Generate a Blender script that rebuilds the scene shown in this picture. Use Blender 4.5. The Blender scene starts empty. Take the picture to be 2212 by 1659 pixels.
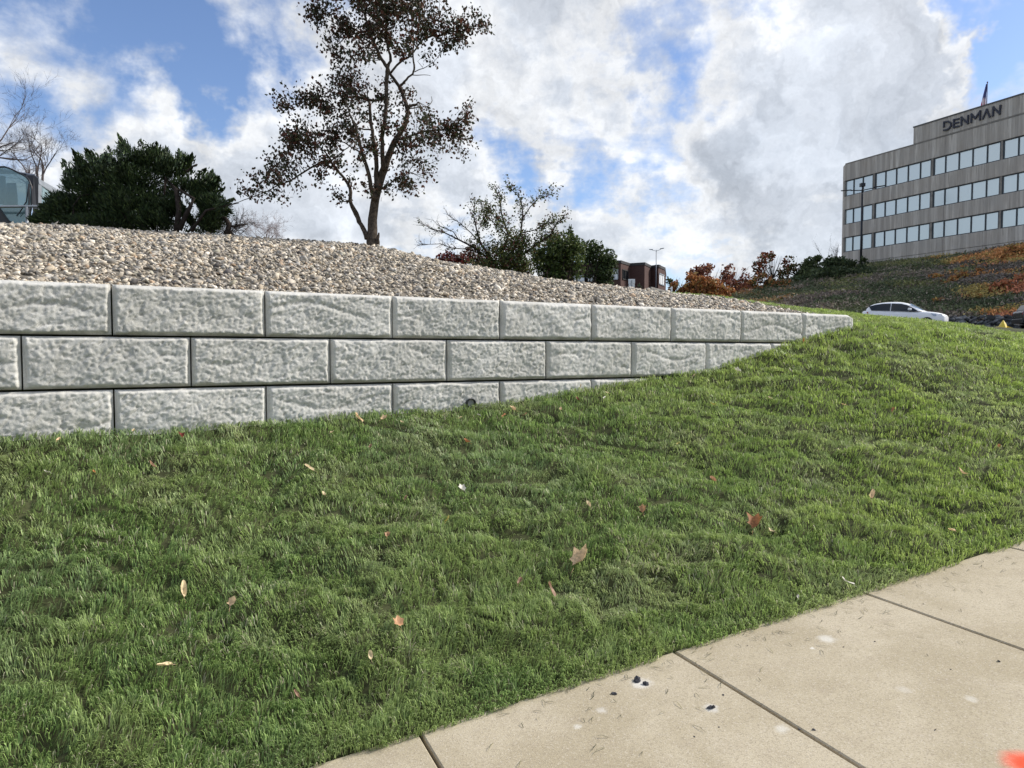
import bpy, math, random
import numpy as np
R = math.radians
random.seed(4)
rng = np.random.default_rng(11)
scene = bpy.context.scene

# ---------------------------------------------------------------- camera
cam_d = bpy.data.cameras.new("camera")
cam_d.sensor_width = 36.0
cam_d.lens = 36.0 * 1534 / 2212
cam_d.clip_start = 0.05
cam_d.clip_end = 6000
cam = bpy.data.objects.new("camera", cam_d)
scene.collection.objects.link(cam)
PITCH = R(2.48)
cam.rotation_euler = (R(90) - PITCH, 0, 0)
scene.camera = cam

# ---------------------------------------------------------------- light and exposure
SUN_AZ, SUN_EL = R(75), R(38)          # azimuth clockwise from +Y
scene.view_settings.view_transform = 'Standard'
scene.view_settings.look = 'None'
scene.view_settings.gamma = 1
scene.view_settings.exposure = 0.68
sd = bpy.data.lights.new("sun", 'SUN')
sd.energy = 3.3
sd.angle = R(12)
sd.color = (1.0, 0.95, 0.87)
so = bpy.data.objects.new("sun", sd)
scene.collection.objects.link(so)
so.rotation_euler = (R(90) - SUN_EL, 0, -SUN_AZ + R(180))
# a sun lamp shines down its -Z: aim it from the sun position to the origin
from mathutils import Vector
sv = Vector((math.sin(SUN_AZ) * math.cos(SUN_EL), math.cos(SUN_AZ) * math.cos(SUN_EL), math.sin(SUN_EL)))
so.rotation_euler = sv.to_track_quat('Z', 'Y').to_euler()


# ---------------------------------------------------------------- projection helpers (measured from the photo, 2212 px wide)
F = 1534.0; CX = 1106.0; CY = 829.5


def ray(x, y):
    u = (x - CX) / F; v = (CY - y) / F
    d = np.array([u, math.cos(PITCH) + v * math.sin(PITCH), -math.sin(PITCH) + v * math.cos(PITCH)])
    return d / d[1]


def at(x, y, Y):
    return ray(x, y) * Y


def mpp(Y):
    return Y / F      # metres per photo pixel at depth Y


# ---------------------------------------------------------------- node helpers
class NT:
    def __init__(s, tree):
        s.t = tree; s.n = tree.nodes; s.l = tree.links

    def new(s, typ, **kw):
        n = s.n.new(typ)
        for k, v in kw.items(): setattr(n, k, v)
        return n

    def link(s, a, b): s.l.new(a, b)

    def val(s, sock, v):
        if isinstance(v, bpy.types.NodeSocket): s.l.new(v, sock)
        else: sock.default_value = v

    def math(s, op, a, b=0.0, c=0.0, clamp=False):
        n = s.new('ShaderNodeMath', operation=op, use_clamp=clamp)
        s.val(n.inputs[0], a); s.val(n.inputs[1], b); s.val(n.inputs[2], c)
        return n.outputs[0]

    def vmath(s, op, a, b=(0, 0, 0)):
        n = s.new('ShaderNodeVectorMath', operation=op)
        s.val(n.inputs[0], a)
        if op == 'SCALE': s.val(n.inputs['Scale'], b)
        else: s.val(n.inputs[1], b)
        return n.outputs['Value'] if op in ('DOT_PRODUCT', 'LENGTH', 'DISTANCE') else n.outputs['Vector']

    def noise(s, vec, scale, detail=4, rough=0.55, dist=0.0, lac=2.0):
        n = s.new('ShaderNodeTexNoise')
        if vec is not None: s.link(vec, n.inputs['Vector'])
        n.inputs['Scale'].default_value = scale; n.inputs['Detail'].default_value = detail
        n.inputs['Roughness'].default_value = rough; n.inputs['Distortion'].default_value = dist
        n.inputs['Lacunarity'].default_value = lac
        return n.outputs['Fac']

    def smooth(s, v, a, b, c=0.0, d=1.0):
        n = s.new('ShaderNodeMapRange', interpolation_type='SMOOTHSTEP')
        s.val(n.inputs['Value'], v)
        n.inputs['From Min'].default_value = a; n.inputs['From Max'].default_value = b
        n.inputs['To Min'].default_value = c; n.inputs['To Max'].default_value = d
        return n.outputs[0]

    def mix(s, f, a, b, mode='MIX'):
        n = s.new('ShaderNodeMix', data_type='RGBA', blend_type=mode)
        s.val(n.inputs[0], f)
        for i, v in ((6, a), (7, b)):
            if isinstance(v, bpy.types.NodeSocket): s.l.new(v, n.inputs[i])
            else: n.inputs[i].default_value = tuple(v) + (1,) if len(v) == 3 else v
        return n.outputs[2]


# ---------------------------------------------------------------- world: Nishita sky with procedural clouds
world = bpy.data.worlds.new("World")
scene.world = world
world.use_nodes = True
w = NT(world.node_tree)
w.n.clear()
sky = w.new('ShaderNodeTexSky', sky_type='NISHITA')
sky.sun_disc = False
sky.sun_elevation = SUN_EL
sky.sun_rotation = SUN_AZ
sky.air_density = 1.0; sky.dust_density = 0.6; sky.ozone_density = 1.5
tc = w.new('ShaderNodeTexCoord')
dirv = tc.outputs['Generated']
sep = w.new('ShaderNodeSeparateXYZ'); w.link(dirv, sep.inputs[0])
zc = w.math('ADD', w.math('MAXIMUM', sep.outputs[2], 0.0), 0.34)
comb = w.new('ShaderNodeCombineXYZ')
w.link(w.math('DIVIDE', sep.outputs[0], zc), comb.inputs[0])
w.link(w.math('DIVIDE', sep.outputs[1], zc), comb.inputs[1])
pl = comb.outputs[0]
wn1 = w.new('ShaderNodeTexNoise'); w.link(dirv, wn1.inputs['Vector']); wn1.inputs['Scale'].default_value = 4.5; wn1.inputs['Detail'].default_value = 6; wn1.inputs['Roughness'].default_value = .62
dirw = w.vmath('ADD', dirv, w.vmath('MULTIPLY', w.vmath('SUBTRACT', wn1.outputs['Color'], (.5, .5, .5)), (.42, .42, .26)))
n_big = w.noise(pl, 1.5, 7, 0.56, 0.25)
n_det = w.noise(pl, 4.2, 8, 0.56, 0.1)
n_dir = w.noise(dirv, 5.0, 7, 0.58, 0.3)
dens = w.math('ADD', w.math('MULTIPLY', n_big, 0.38), w.math('ADD', w.math('MULTIPLY', n_det, 0.34), w.math('MULTIPLY', n_dir, 0.28)))
dens = w.math('ADD', w.math('MULTIPLY', dens, 1.8), -.40)
# broad openings and banks of this particular sky, as directions
for (px, py, rad, amt) in [
        (380, 40, 0.13, -0.10), (200, 30, 0.10, -0.08), (500, 110, 0.06, -0.06), (480, 285, 0.075, -0.13), (380, 240, 0.06, -0.08), (250, 195, 0.06, -0.07), (330, 110, 0.07, -0.06),
        (1440, 125, 0.06, -0.16), (1100, 385, 0.05, -0.10), (1190, 400, 0.06, -0.14), (1300, 395, 0.06, -0.12), (1400, 375, 0.05, -0.07), (1180, 445, 0.05, -0.10),
        (2130, 70, 0.055, -0.13), (2212, 130, 0.06, -0.15), (2050, 30, 0.04, -0.10), (1480, 560, 0.06, -0.08), (1600, 45, 0.04, -0.08), (1560, 90, 0.03, -0.06),
        (1790, 450, 0.05, -0.07), (140, 300, 0.05, -0.05), (860, 480, 0.05, -0.04),
        (60, 330, 0.10, -0.07), (240, 120, 0.09, -0.10), (160, 230, 0.06, -0.07), (420, 250, 0.06, -0.08), (520, 200, 0.07, -0.07), (1950, 110, 0.08, 0.08), (2050, 160, 0.06, 0.08), (1300, 60, 0.06, -0.06), (20, 200, 0.06, -0.05), (1000, 330, 0.05, -0.05), (1230, 560, 0.07, -0.04), (1650, 130, 0.05, -0.05),
        (640, 160, 0.10, 0.07), (90, 110, 0.09, 0.04), (180, 290, 0.12, 0.10), (360, 330, 0.12, 0.11), (480, 20, 0.06, 0.08), (1180, 180, 0.17, 0.09), (1700, 280, 0.20, 0.15),
        (1650, 460, 0.14, 0.11), (1880, 60, 0.10, 0.07), (1850, 180, 0.16, 0.10), (680, 430, 0.22, 0.12), (50, 430, 0.14, 0.06), (1000, 60, 0.12, 0.07), (540, 400, 0.10, 0.06),
        (950, 420, 0.10, 0.08), (1230, 390, 0.02, 0.06), (1280, 440, 0.025, 0.09), (2100, 110, 0.02, 0.10), (1380, 520, 0.08, 0.05)]:
    d = ray(px, py); d = d / np.linalg.norm(d)
    dist = w.vmath('DISTANCE', dirw, tuple(float(q) for q in d))
    dens = w.math('ADD', dens, w.smooth(dist, rad * 1.7, 0.0, 0.0, amt))
cover = w.smooth(dens, 0.40, 0.58)
thick = w.smooth(dens, 0.53, 0.72)
n_sh = w.noise(dirw, 4.5, 6, 0.52, 0.1)
shade = w.math('MULTIPLY', thick, w.smooth(n_sh, 0.30, 0.70))
cl_col = w.mix(shade, (0.88, 0.92, 0.98), (0.60, 0.65, 0.72))
hl = w.math('MULTIPLY', w.smooth(dens, 0.50, 0.57), w.smooth(dens, 0.66, 0.57))
cl_col = w.mix(w.math('MULTIPLY', hl, 0.55), cl_col, (1.12, 1.11, 1.08))
sdv = tuple(float(q) for q in (math.sin(SUN_AZ) * .8, math.cos(SUN_AZ) * .5, .75))
def relief(scale, step, det):
    a = w.noise(dirw, scale, det, .58, 0.0)
    b2 = w.noise(w.vmath('ADD', dirw, tuple(q * step for q in sdv)), scale, det, .58, 0.0)
    return w.math('SUBTRACT', a, b2)
rel = w.math('ADD', w.math('MULTIPLY', relief(6.0, .035, 7), 2.6), w.math('MULTIPLY', relief(17.0, .012, 5), .7))
rel = w.math('ADD', 1.0, w.math('MULTIPLY', rel, 0.50))
rel = w.math('MINIMUM', w.math('MAXIMUM', rel, .72), 1.28)
cl_col = w.vmath('SCALE', cl_col, rel)
bg_s = w.new('ShaderNodeBackground'); w.link(w.mix(1.0, sky.outputs[0], (0.86, 0.91, 1.06), 'MULTIPLY'), bg_s.inputs[0]); bg_s.inputs[1].default_value = 0.10
bg_c = w.new('ShaderNodeBackground'); w.link(cl_col, bg_c.inputs[0]); bg_c.inputs[1].default_value = 0.58
mx = w.new('ShaderNodeMixShader'); w.link(w.math('MULTIPLY', cover, 0.93), mx.inputs[0])
w.link(bg_s.outputs[0], mx.inputs[1]); w.link(bg_c.outputs[0], mx.inputs[2])
wo = w.new('ShaderNodeOutputWorld'); w.link(mx.outputs[0], wo.inputs[0])
world.cycles.sampling_method = 'MANUAL'
world.cycles.sample_map_resolution = 1024


# ---------------------------------------------------------------- numpy noise
def _h(ix, iy, iz, seed):
    h = (ix * 374761393 + iy * 668265263 + iz * 2147483647 + seed * 1274126177) & 0xFFFFFFFF
    h = ((h ^ (h >> 13)) * 1274126177) & 0xFFFFFFFF
    h = ((h ^ (h >> 16)) * 2246822519) & 0xFFFFFFFF
    return ((h ^ (h >> 15)) & 0xFFFFFF) / float(0xFFFFFF)


def vn(x, y, seed=0, z=0.0):
    x = np.asarray(x, float) + 1000.0; y = np.asarray(y, float) + 1000.0
    ix = np.floor(x).astype(np.int64); iy = np.floor(y).astype(np.int64)
    fx = x - ix; fy = y - iy
    fx = fx * fx * fx * (fx * (fx * 6 - 15) + 10); fy = fy * fy * fy * (fy * (fy * 6 - 15) + 10)
    a = _h(ix, iy, 0, seed); b = _h(ix + 1, iy, 0, seed); c = _h(ix, iy + 1, 0, seed); d = _h(ix + 1, iy + 1, 0, seed)
    return (a * (1 - fx) + b * fx) * (1 - fy) + (c * (1 - fx) + d * fx) * fy


def fbm(x, y, seed=0, oct=4, g=0.5):
    s = 0; a = 1; t = 0
    for i in range(oct):
        s = s + a * vn(x * 2 ** i * 1.03, y * 2 ** i * 1.03, seed + i * 17); t += a; a *= g
    return s / t


def sst(x, a, b):
    t = np.clip((np.asarray(x, float) - a) / (b - a), 0, 1)
    return t * t * (3 - 2 * t)


# ---------------------------------------------------------------- terrain functions
P0 = np.array([-3.8835, 5.4158]); WD = np.array([0.86988, 0.49326]); WN = np.array([-0.49326, 0.86988])
WALL_TOP = 0.565; S_END = 10.27
SA = np.array([0.9503, 3.99, -1.7188]); SE = np.array([0.91147, 0.41138]); SJ = np.array([-0.41138, 0.91147]); SG = 0.088
SLAB = 1.524


def to_sd(x, y):
    qx = x - P0[0]; qy = y - P0[1]
    return qx * WD[0] + qy * WD[1], qx * WN[0] + qy * WN[1]


def from_sd(s, d):
    return P0[0] + s * WD[0] + d * WN[0], P0[1] + s * WD[1] + d * WN[1]


sA, dA = to_sd(SA[0], SA[1])


def edge_d(s):
    k = (SE @ WN) / (SE @ WD)
    return dA + (s - sA) * k


def walk_z(x, y):
    return SA[2] + SG * ((x - SA[0]) * SE[0] + (y - SA[1]) * SE[1])


BASE_S = np.array([-8, -3, 0, .91, 1.92, 3.13, 4.33, 5.3, 6.1, 7.3, 8.8, 9.6, 10.27, 11.2, 12.6, 15, 20, 40.])
BASE_Z = np.array([-.70, -.66, -.632, -.628, -.606, -.568, -.512, -.42, -.313, -.199, .134, .31, .42, .45, .42, .36, .45, 1.0])
CREST = [(0, 487, 9.5), (161, 490, 9.8), (322, 504.5, 10.2), (484, 511, 10.5), (567, 517.5, 10.6), (713, 525.5, 10.9), (803, 533, 11), (878, 552, 11.2),
         (943, 568.5, 11.4), (1032, 580.5, 11.6), (1107, 595, 11.8), (1184, 608.5, 12), (1235, 613, 12.2), (1324, 622, 12.5), (1371, 630, 12.7),
         (1472, 634, 13), (1595, 649, 13), (1729, 665, 12.8), (1847, 678, 12.6), (2047, 696, 13.2), (2212, 709, 14)]
_c = []
for (px, py, Y) in CREST:
    p = at(px, py, Y); s_, d_ = to_sd(p[0], p[1]); _c.append((s_, d_, p[2]))
_c.sort()
CS = np.array([-12] + [c[0] for c in _c] + [30.0]); CD = np.array([_c[0][1] - .4] + [c[1] for c in _c] + [_c[-1][1] + 2])
CZ = np.array([_c[0][2] + .15] + [c[2] for c in _c] + [_c[-1][2] + .6])
# how far back the gravel reaches, as a share of the crest distance
_g = []
for (px, py, Y), k in zip(CREST, [1.4] * 14 + [.85, .62, .30, 0, 0, 0, 0]):
    p = at(px, py, Y); s_, d_ = to_sd(p[0], p[1]); _g.append((s_, k))
_g.sort()
GS = np.array([g[0] for g in _g]); GK = np.array([g[1] for g in _g])


def far_z(x, y):
    r = .40 + .0335 * (np.clip(y, -50, 60) - 14)
    az = x / np.maximum(y, 1)
    k = 1 - sst(az, .22, .36)
    up = np.maximum(0, .085 * np.minimum(y, 110) - 1.6)
    return np.maximum(r, r * (1 - k) + k * np.maximum(np.minimum(.9, r + .6), up))


def bumps(x, y):
    b = (fbm(x * 1.1, y * 1.6, 5, 3) - .5) * .11 + (fbm(x * 2.6, y * 4.2, 9, 3) - .5) * .15
    g_ = fbm(x * .75, y * 1.25, 15, 3) * 7; g_ = g_ - np.floor(g_)
    b = b - .050 * np.exp(-((g_ - .5) / .10) ** 2)
    return b


def zg(x, y, bump=True):
    x = np.asarray(x, float); y = np.asarray(y, float)
    s, d = to_sd(x, y)
    zb = np.interp(s, BASE_S, BASE_Z)
    # front lawn
    de = edge_d(s)
    ex, ey = from_sd(s, de)
    ze = walk_z(ex, ey)
    t = d / np.minimum(de, -.5)
    tt = np.clip(t, 0, 1)
    zf = zb + (ze + .012 - zb) * tt
    zf = np.where(t > 1, walk_z(x, y) - .10, zf)
    if bump:
        bm = bumps(x, y)
        fade = sst(-d, -.2, .5) * sst(d - de, -.05, .5) + np.where(d > 0, sst(d, 0, .5), 0)
        zf = zf + bm * np.clip(fade, 0, 1)
    # back bed and berm
    dc = np.interp(s, CS, CD); zcr = np.interp(s, CS, CZ)
    inwall = s < S_END - .1
    z0 = np.where(inwall, WALL_TOP - .05, zb)
    tb = np.clip((d - .14) / (dc - .14), 0, 1)
    zbk = z0 + (zcr - z0) * (tb * 1.35 - .35 * tb * tb)
    fz = far_z(x, y)
    beyond = np.clip((d - dc) / 3.0, 0, 1)
    q = sst(beyond, 0, 1)
    zbk = np.where(d > dc, zcr * (1 - q) + np.minimum(fz, np.maximum(zcr - .1, fz)) * q - .02 * np.minimum(d - dc, 2), zbk)
    zbk = np.where(d > dc + 3.0, fz - .04, zbk)
    cut = np.where(inwall, .14, 0.0)
    return np.where(d > cut, zbk, zf)


def hit(px, py):
    """where the view ray through a photo pixel meets the terrain"""
    r = ray(px, py)
    ts = np.linspace(1.5, 30, 4000)
    z = zg(r[0] * ts, ts)
    below = (r[2] * ts) < z
    i = int(np.argmax(below))
    return np.array([r[0] * ts[i], ts[i], float(z[i])])


# ---------------------------------------------------------------- mesh helpers
def link(o, parent=None):
    scene.collection.objects.link(o)
    if parent is not None: o.parent = parent
    return o


def np_mesh(name, verts, faces_list, mat=None, parent=None, smooth=False, col=None):
    """faces_list: list of int arrays (n,k)"""
    me = bpy.data.meshes.new(name)
    verts = np.asarray(verts, np.float32)
    me.vertices.add(len(verts)); me.vertices.foreach_set('co', verts.ravel())
    loops = np.concatenate([np.asarray(f, np.int32).ravel() for f in faces_list])
    sizes = np.concatenate([np.full(len(f), np.asarray(f).shape[1], np.int32) for f in faces_list])
    starts = np.concatenate([[0], np.cumsum(sizes)[:-1]]).astype(np.int32)
    me.loops.add(len(loops)); me.loops.foreach_set('vertex_index', loops)
    me.polygons.add(len(sizes)); me.polygons.foreach_set('loop_start', starts)
    me.polygons.foreach_set('use_smooth', np.full(len(sizes), smooth, bool))
    if col is not None:
        a = me.color_attributes.new('Col', 'FLOAT_COLOR', 'POINT')
        c = np.ones((len(verts), 4), np.float32); c[:, :3] = col
        a.data.foreach_set('color', c.ravel())
    me.update(calc_edges=True)
    if mat: me.materials.append(mat)
    return link(bpy.data.objects.new(name, me), parent)


class MB:
    def __init__(s): s.v = []; s.f = []

    def add(s, vs, fs):
        o = len(s.v); s.v += [tuple(float(c) for c in v) for v in vs]; s.f += [tuple(i + o for i in f) for f in fs]

    def box(s, x0, x1, y0, y1, z0, z1):
        s.add([(x0, y0, z0), (x1, y0, z0), (x1, y1, z0), (x0, y1, z0), (x0, y0, z1), (x1, y0, z1), (x1, y1, z1), (x0, y1, z1)],
              [(0, 3, 2, 1), (4, 5, 6, 7), (0, 1, 5, 4), (1, 2, 6, 5), (2, 3, 7, 6), (3, 0, 4, 7)])

    def tube(s, pts, rad, n=6, cap=True):
        pts = [np.array(p, float) for p in pts]
        m = len(pts)
        if not hasattr(rad, '__len__'): rad = [rad] * m
        o = len(s.v); prev = None
        for i in range(m):
            t = pts[min(i + 1, m - 1)] - pts[max(i - 1, 0)]
            t = t / (np.linalg.norm(t) + 1e-9)
            ref = prev if prev is not None else (np.array([1., 0, 0]) if abs(t[0]) < .8 else np.array([0, 1., 0]))
            a = ref - t * (ref @ t); a = a / (np.linalg.norm(a) + 1e-9); b = np.cross(t, a); prev = a
            for k in range(n):
                an = 2 * math.pi * k / n
                s.v.append(tuple(pts[i] + rad[i] * (math.cos(an) * a + math.sin(an) * b)))
        for i in range(m - 1):
            for k in range(n):
                s.f.append((o + i * n + k, o + i * n + (k + 1) % n, o + (i + 1) * n + (k + 1) % n, o + (i + 1) * n + k))
        if cap:
            s.f.append(tuple(o + k for k in range(n))[::-1]); s.f.append(tuple(o + (m - 1) * n + k for k in range(n)))

    def prism(s, poly, ax, d0, d1):
        """extrude a 2D polygon; ax 'y' : poly in xz along y, 'z': poly in xy along z"""
        def P(p, d): return (p[0], d, p[1]) if ax == 'y' else ((p[0], p[1], d) if ax == 'z' else (d, p[0], p[1]))
        n = len(poly)
        s.add([P(p, d0) for p in poly] + [P(p, d1) for p in poly],
              [tuple(range(n)), tuple(range(2 * n - 1, n - 1, -1))] + [(i, (i + 1) % n, n + (i + 1) % n, n + i) for i in range(n)])

    def build(s, name, mat, parent=None, smooth=False, bevel=0):
        me = bpy.data.meshes.new(name)
        me.from_pydata(s.v, [], s.f); me.update()
        import bmesh
        bm = bmesh.new(); bm.from_mesh(me); bmesh.ops.recalc_face_normals(bm, faces=bm.faces[:]); bm.to_mesh(me); bm.free()
        if mat: me.materials.append(mat)
        if smooth: me.polygons.foreach_set('use_smooth', np.ones(len(me.polygons), bool))
        o = link(bpy.data.objects.new(name, me), parent)
        if bevel:
            m = o.modifiers.new('bevel', 'BEVEL'); m.width = bevel; m.segments = 2; m.limit_method = 'ANGLE'
        return o


def empty(name, loc=(0, 0, 0), rz=0.0):
    o = bpy.data.objects.new(name, None); o.location = tuple(float(c) for c in loc); o.rotation_euler = (0, 0, rz)
    o.empty_display_size = .2
    return link(o)


def tag(o, label=None, cat=None, group=None, kind=None):
    if label: o['label'] = label
    if cat: o['category'] = cat
    if group: o['group'] = group
    if kind: o['kind'] = kind
    return o


# ---------------------------------------------------------------- materials
def mat(name, col, rough=.7, metal=0.0, spec=.5, var=0.0, vscale=5.0, bump=0.0, bscale=30.0, transl=0.0, attr=False, emit=None, coat=0.0):
    m = bpy.data.materials.new(name); m.use_nodes = True
    t = NT(m.node_tree); b = t.n['Principled BSDF']; out = t.n['Material Output']
    b.inputs['Base Color'].default_value = tuple(col) + (1,)
    b.inputs['Roughness'].default_value = rough; b.inputs['Metallic'].default_value = metal
    b.inputs['Specular IOR Level'].default_value = spec
    b.inputs['Coat Weight'].default_value = coat
    tcn = t.new('ShaderNodeTexCoord'); oc = tcn.outputs['Object']
    csock = None
    if attr:
        a = t.new('ShaderNodeAttribute', attribute_name='Col'); csock = a.outputs['Color']
    if var > 0:
        nz = t.noise(oc, vscale, 5, .6)
        base = csock if csock is not None else tuple(col)
        dark = t.mix(1.0, base, (1 - var,) * 3, 'MULTIPLY'); lite = t.mix(1.0, base, (1 + var * .6,) * 3, 'MULTIPLY')
        csock = t.mix(t.smooth(nz, .3, .7), dark, lite)
    if csock is not None: t.link(csock, b.inputs['Base Color'])
    if bump > 0:
        bn = t.new('ShaderNodeBump'); bn.inputs['Strength'].default_value = bump; bn.inputs['Distance'].default_value = .01
        t.link(t.noise(oc, bscale, 6, .6), bn.inputs['Height']); t.link(bn.outputs[0], b.inputs['Normal'])
    if transl > 0:
        tr = t.new('ShaderNodeBsdfTranslucent')
        if csock is not None: t.link(csock, tr.inputs[0])
        else: tr.inputs[0].default_value = tuple(col) + (1,)
        ms = t.new('ShaderNodeMixShader'); ms.inputs[0].default_value = transl
        t.link(b.outputs[0], ms.inputs[1]); t.link(tr.outputs[0], ms.inputs[2]); t.link(ms.outputs[0], out.inputs[0])
    return m


M_grass = mat('grass_blade', (.06, .12, .03), .5, spec=.4, attr=True, transl=.42)
M_leaf = mat('foliage', (.06, .1, .03), .6, spec=.3, attr=True, transl=.22)
M_turf = mat('turf_soil', (.06, .065, .03), .95, spec=.1, var=.4, vscale=6)
M_dirt = mat('gravel_dirt', (.20, .175, .14), .95, spec=.1, var=.4, vscale=12)
M_stone = mat('pebble', (.4, .36, .3), .75, spec=.3, attr=True, var=.25, vscale=40)
M_bark = mat('bark', (.085, .068, .052), .9, spec=.15, var=.5, vscale=25, bump=.8, bscale=60)
M_darkbark = mat('dark_bark', (.045, .035, .03), .9, spec=.15, var=.4, vscale=20)
M_twig = mat('grey_twig', (.13, .105, .10), .9, spec=.1, var=.3, vscale=6)
M_darkmetal = mat('dark_metal', (.02, .022, .03), .45, metal=.3)
M_greymetal = mat('grey_metal', (.34, .36, .38), .4, metal=.6, var=.2)
M_white = mat('white_paint', (.78, .79, .80), .35)
M_blind = mat('white_blind', (.80, .82, .84), .5)
M_asphalt = mat('asphalt', (.05, .05, .05), .9, var=.3, vscale=2)
M_yellow = mat('yellow_plastic', (.72, .53, .05), .45)
M_black = mat('black_plastic', (.012, .013, .016), .35)
M_tyre = mat('rubber', (.02, .02, .02), .85)
M_darkglass = mat('dark_glass', (.012, .016, .020), .04, spec=.6)


def wall_material():
    m = bpy.data.materials.new('split_concrete'); m.use_nodes = True
    t = NT(m.node_tree); b = t.n['Principled BSDF']
    tcn = t.new('ShaderNodeTexCoord'); oc = tcn.outputs['Object']
    oi = t.new('ShaderNodeObjectInfo')
    n1 = t.noise(oc, 1.6, 6, .62, .4); n2 = t.noise(oc, 9, 8, .65, .6); n3 = t.noise(oc, 70, 4, .6)
    c = t.mix(t.smooth(n1, .35, .68), (.54, .525, .485), (.67, .655, .615))
    c = t.mix(t.math('MULTIPLY', t.smooth(n2, .55, .72), .22), c, (.47, .45, .40))
    c = t.mix(t.math('MULTIPLY', t.smooth(n2, .42, .30), .2), c, (.70, .70, .68))
    c = t.mix(t.smooth(n3, .3, .75, 0, .3), c, (.40, .395, .37))
    c = t.mix(t.math('MULTIPLY', oi.outputs['Random'], .22), c, (.60, .58, .52))
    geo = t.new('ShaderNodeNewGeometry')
    c = t.mix(t.smooth(geo.outputs['Pointiness'], .495, .455, 0, .5), c, (.27, .25, .215))  # relief creases darkened in the colour, shade painted in for contrast
    # grime along the lower edges of the courses, ragged, and a soil splash low down
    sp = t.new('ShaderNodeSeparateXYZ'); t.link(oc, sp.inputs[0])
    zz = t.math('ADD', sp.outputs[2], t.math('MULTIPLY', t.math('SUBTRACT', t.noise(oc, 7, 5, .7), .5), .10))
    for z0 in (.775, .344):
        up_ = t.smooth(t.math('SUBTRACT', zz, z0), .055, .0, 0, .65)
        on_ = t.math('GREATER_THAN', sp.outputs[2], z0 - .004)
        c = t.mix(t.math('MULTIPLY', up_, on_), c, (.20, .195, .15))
    mpv = t.new('ShaderNodeMapping'); mpv.inputs['Scale'].default_value = (1, 1, .12); t.link(oc, mpv.inputs[0])
    c = t.mix(t.smooth(t.noise(mpv.outputs[0], 9, 4, .6), .56, .72, 0, .22), c, (.36, .34, .28))
    c = t.mix(t.smooth(t.noise(oc, 3.1, 5, .6), .58, .70, 0, .25), c, (.46, .44, .36))
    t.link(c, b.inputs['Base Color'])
    b.inputs['Roughness'].default_value = .92; b.inputs['Specular IOR Level'].default_value = .2
    bn = t.new('ShaderNodeBump'); bn.inputs['Strength'].default_value = .7; bn.inputs['Distance'].default_value = .012
    h = t.math('ADD', t.math('MULTIPLY', n2, 1.0), t.math('MULTIPLY', t.noise(oc, 34, 6, .6), .35))
    t.link(h, bn.inputs['Height']); t.link(bn.outputs[0], b.inputs['Normal'])
    return m


def walk_material():
    m = bpy.data.materials.new('sidewalk_concrete'); m.use_nodes = True
    t = NT(m.node_tree); b = t.n['Principled BSDF']
    tcn = t.new('ShaderNodeTexCoord'); oc = tcn.outputs['Object']
    v = t.new('ShaderNodeTexVoronoi'); v.inputs['Scale'].default_value = 170; t.link(oc, v.inputs['Vector'])
    sepc = t.new('ShaderNodeSeparateColor'); t.link(v.outputs['Color'], sepc.inputs[0])
    n1 = t.noise(oc, 1.3, 7, .6, .5); n2 = t.noise(oc, 260, 3, .6); n3 = t.noise(oc, 6, 6, .65, .3)
    c = t.mix(t.smooth(n1, .35, .65), (.41, .35, .24), (.51, .445, .325))
    c = t.mix(t.smooth(n3, .52, .75, 0, .35), c, (.33, .27, .20))
    c = t.mix(t.smooth(sepc.outputs[0], .62, .95, 0, .5), c, (.25, .205, .15))
    c = t.mix(t.smooth(sepc.outputs[1], .84, .97, 0, .45), c, (.62, .56, .46))
    c = t.mix(t.smooth(n2, .45, .75, 0, .4), c, (.29, .24, .18))
    # pale scuffs and a fuzzy spray-paint mark near the kerb side
    for (px, py, r, colr, k) in ((1385, 1476, .075, (.72, .70, .65), .7), (1536, 1530, .05, (.66, .65, .61), .7), (1785, 1380, .07, (.70, .68, .62), .6), (1300, 1535, .04, (.7, .68, .64), .5),
                                 (1690, 1575, .045, (.7, .68, .62), .5), (1245, 1570, .03, (.7, .68, .62), .6), (1755, 1400, .02, (.78, .76, .7), .7), (2100, 1510, .04, (.7, .68, .62), .4),
                                 (1950, 1490, .05, (.64, .6, .53), .4)):
        p = walk_hit(px, py)
        dv = t.vmath('DISTANCE', t.vmath('ADD', oc, (0, 0, 0)), tuple(float(q) for q in p))
        dv = t.math('ADD', dv, t.math('MULTIPLY', t.math('SUBTRACT', t.noise(oc, 25, 4, .6), .5), .06))
        c = t.mix(t.smooth(dv, r, r * .2, 0, k), c, colr)
    p = walk_hit(2222, 1652)
    dv = t.vmath('DISTANCE', oc, tuple(float(q) for q in p))
    dv = t.math('ADD', dv, t.math('MULTIPLY', t.math('SUBTRACT', t.noise(oc, 12, 5, .6), .5), .05))
    c = t.mix(t.smooth(dv, .125, .03, 0, .9), c, (.90, .07, .02))
    t.link(c, b.inputs['Base Color'])
    b.inputs['Roughness'].default_value = .9; b.inputs['Specular IOR Level'].default_value = .2
    bn = t.new('ShaderNodeBump'); bn.inputs['Strength'].default_value = .4; bn.inputs['Distance'].default_value = .003
    t.link(t.math('ADD', n2, t.math('MULTIPLY', v.outputs['Distance'], .8)), bn.inputs['Height']); t.link(bn.outputs[0], b.inputs['Normal'])
    return m


def walk_hit(px, py):
    r = ray(px, py)
    k = np.array([SG * SE[0], SG * SE[1]])
    t = (SA[2] - SA[0] * k[0] - SA[1] * k[1]) / (r[2] - r[0] * k[0] - k[1])
    return r * t


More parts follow.
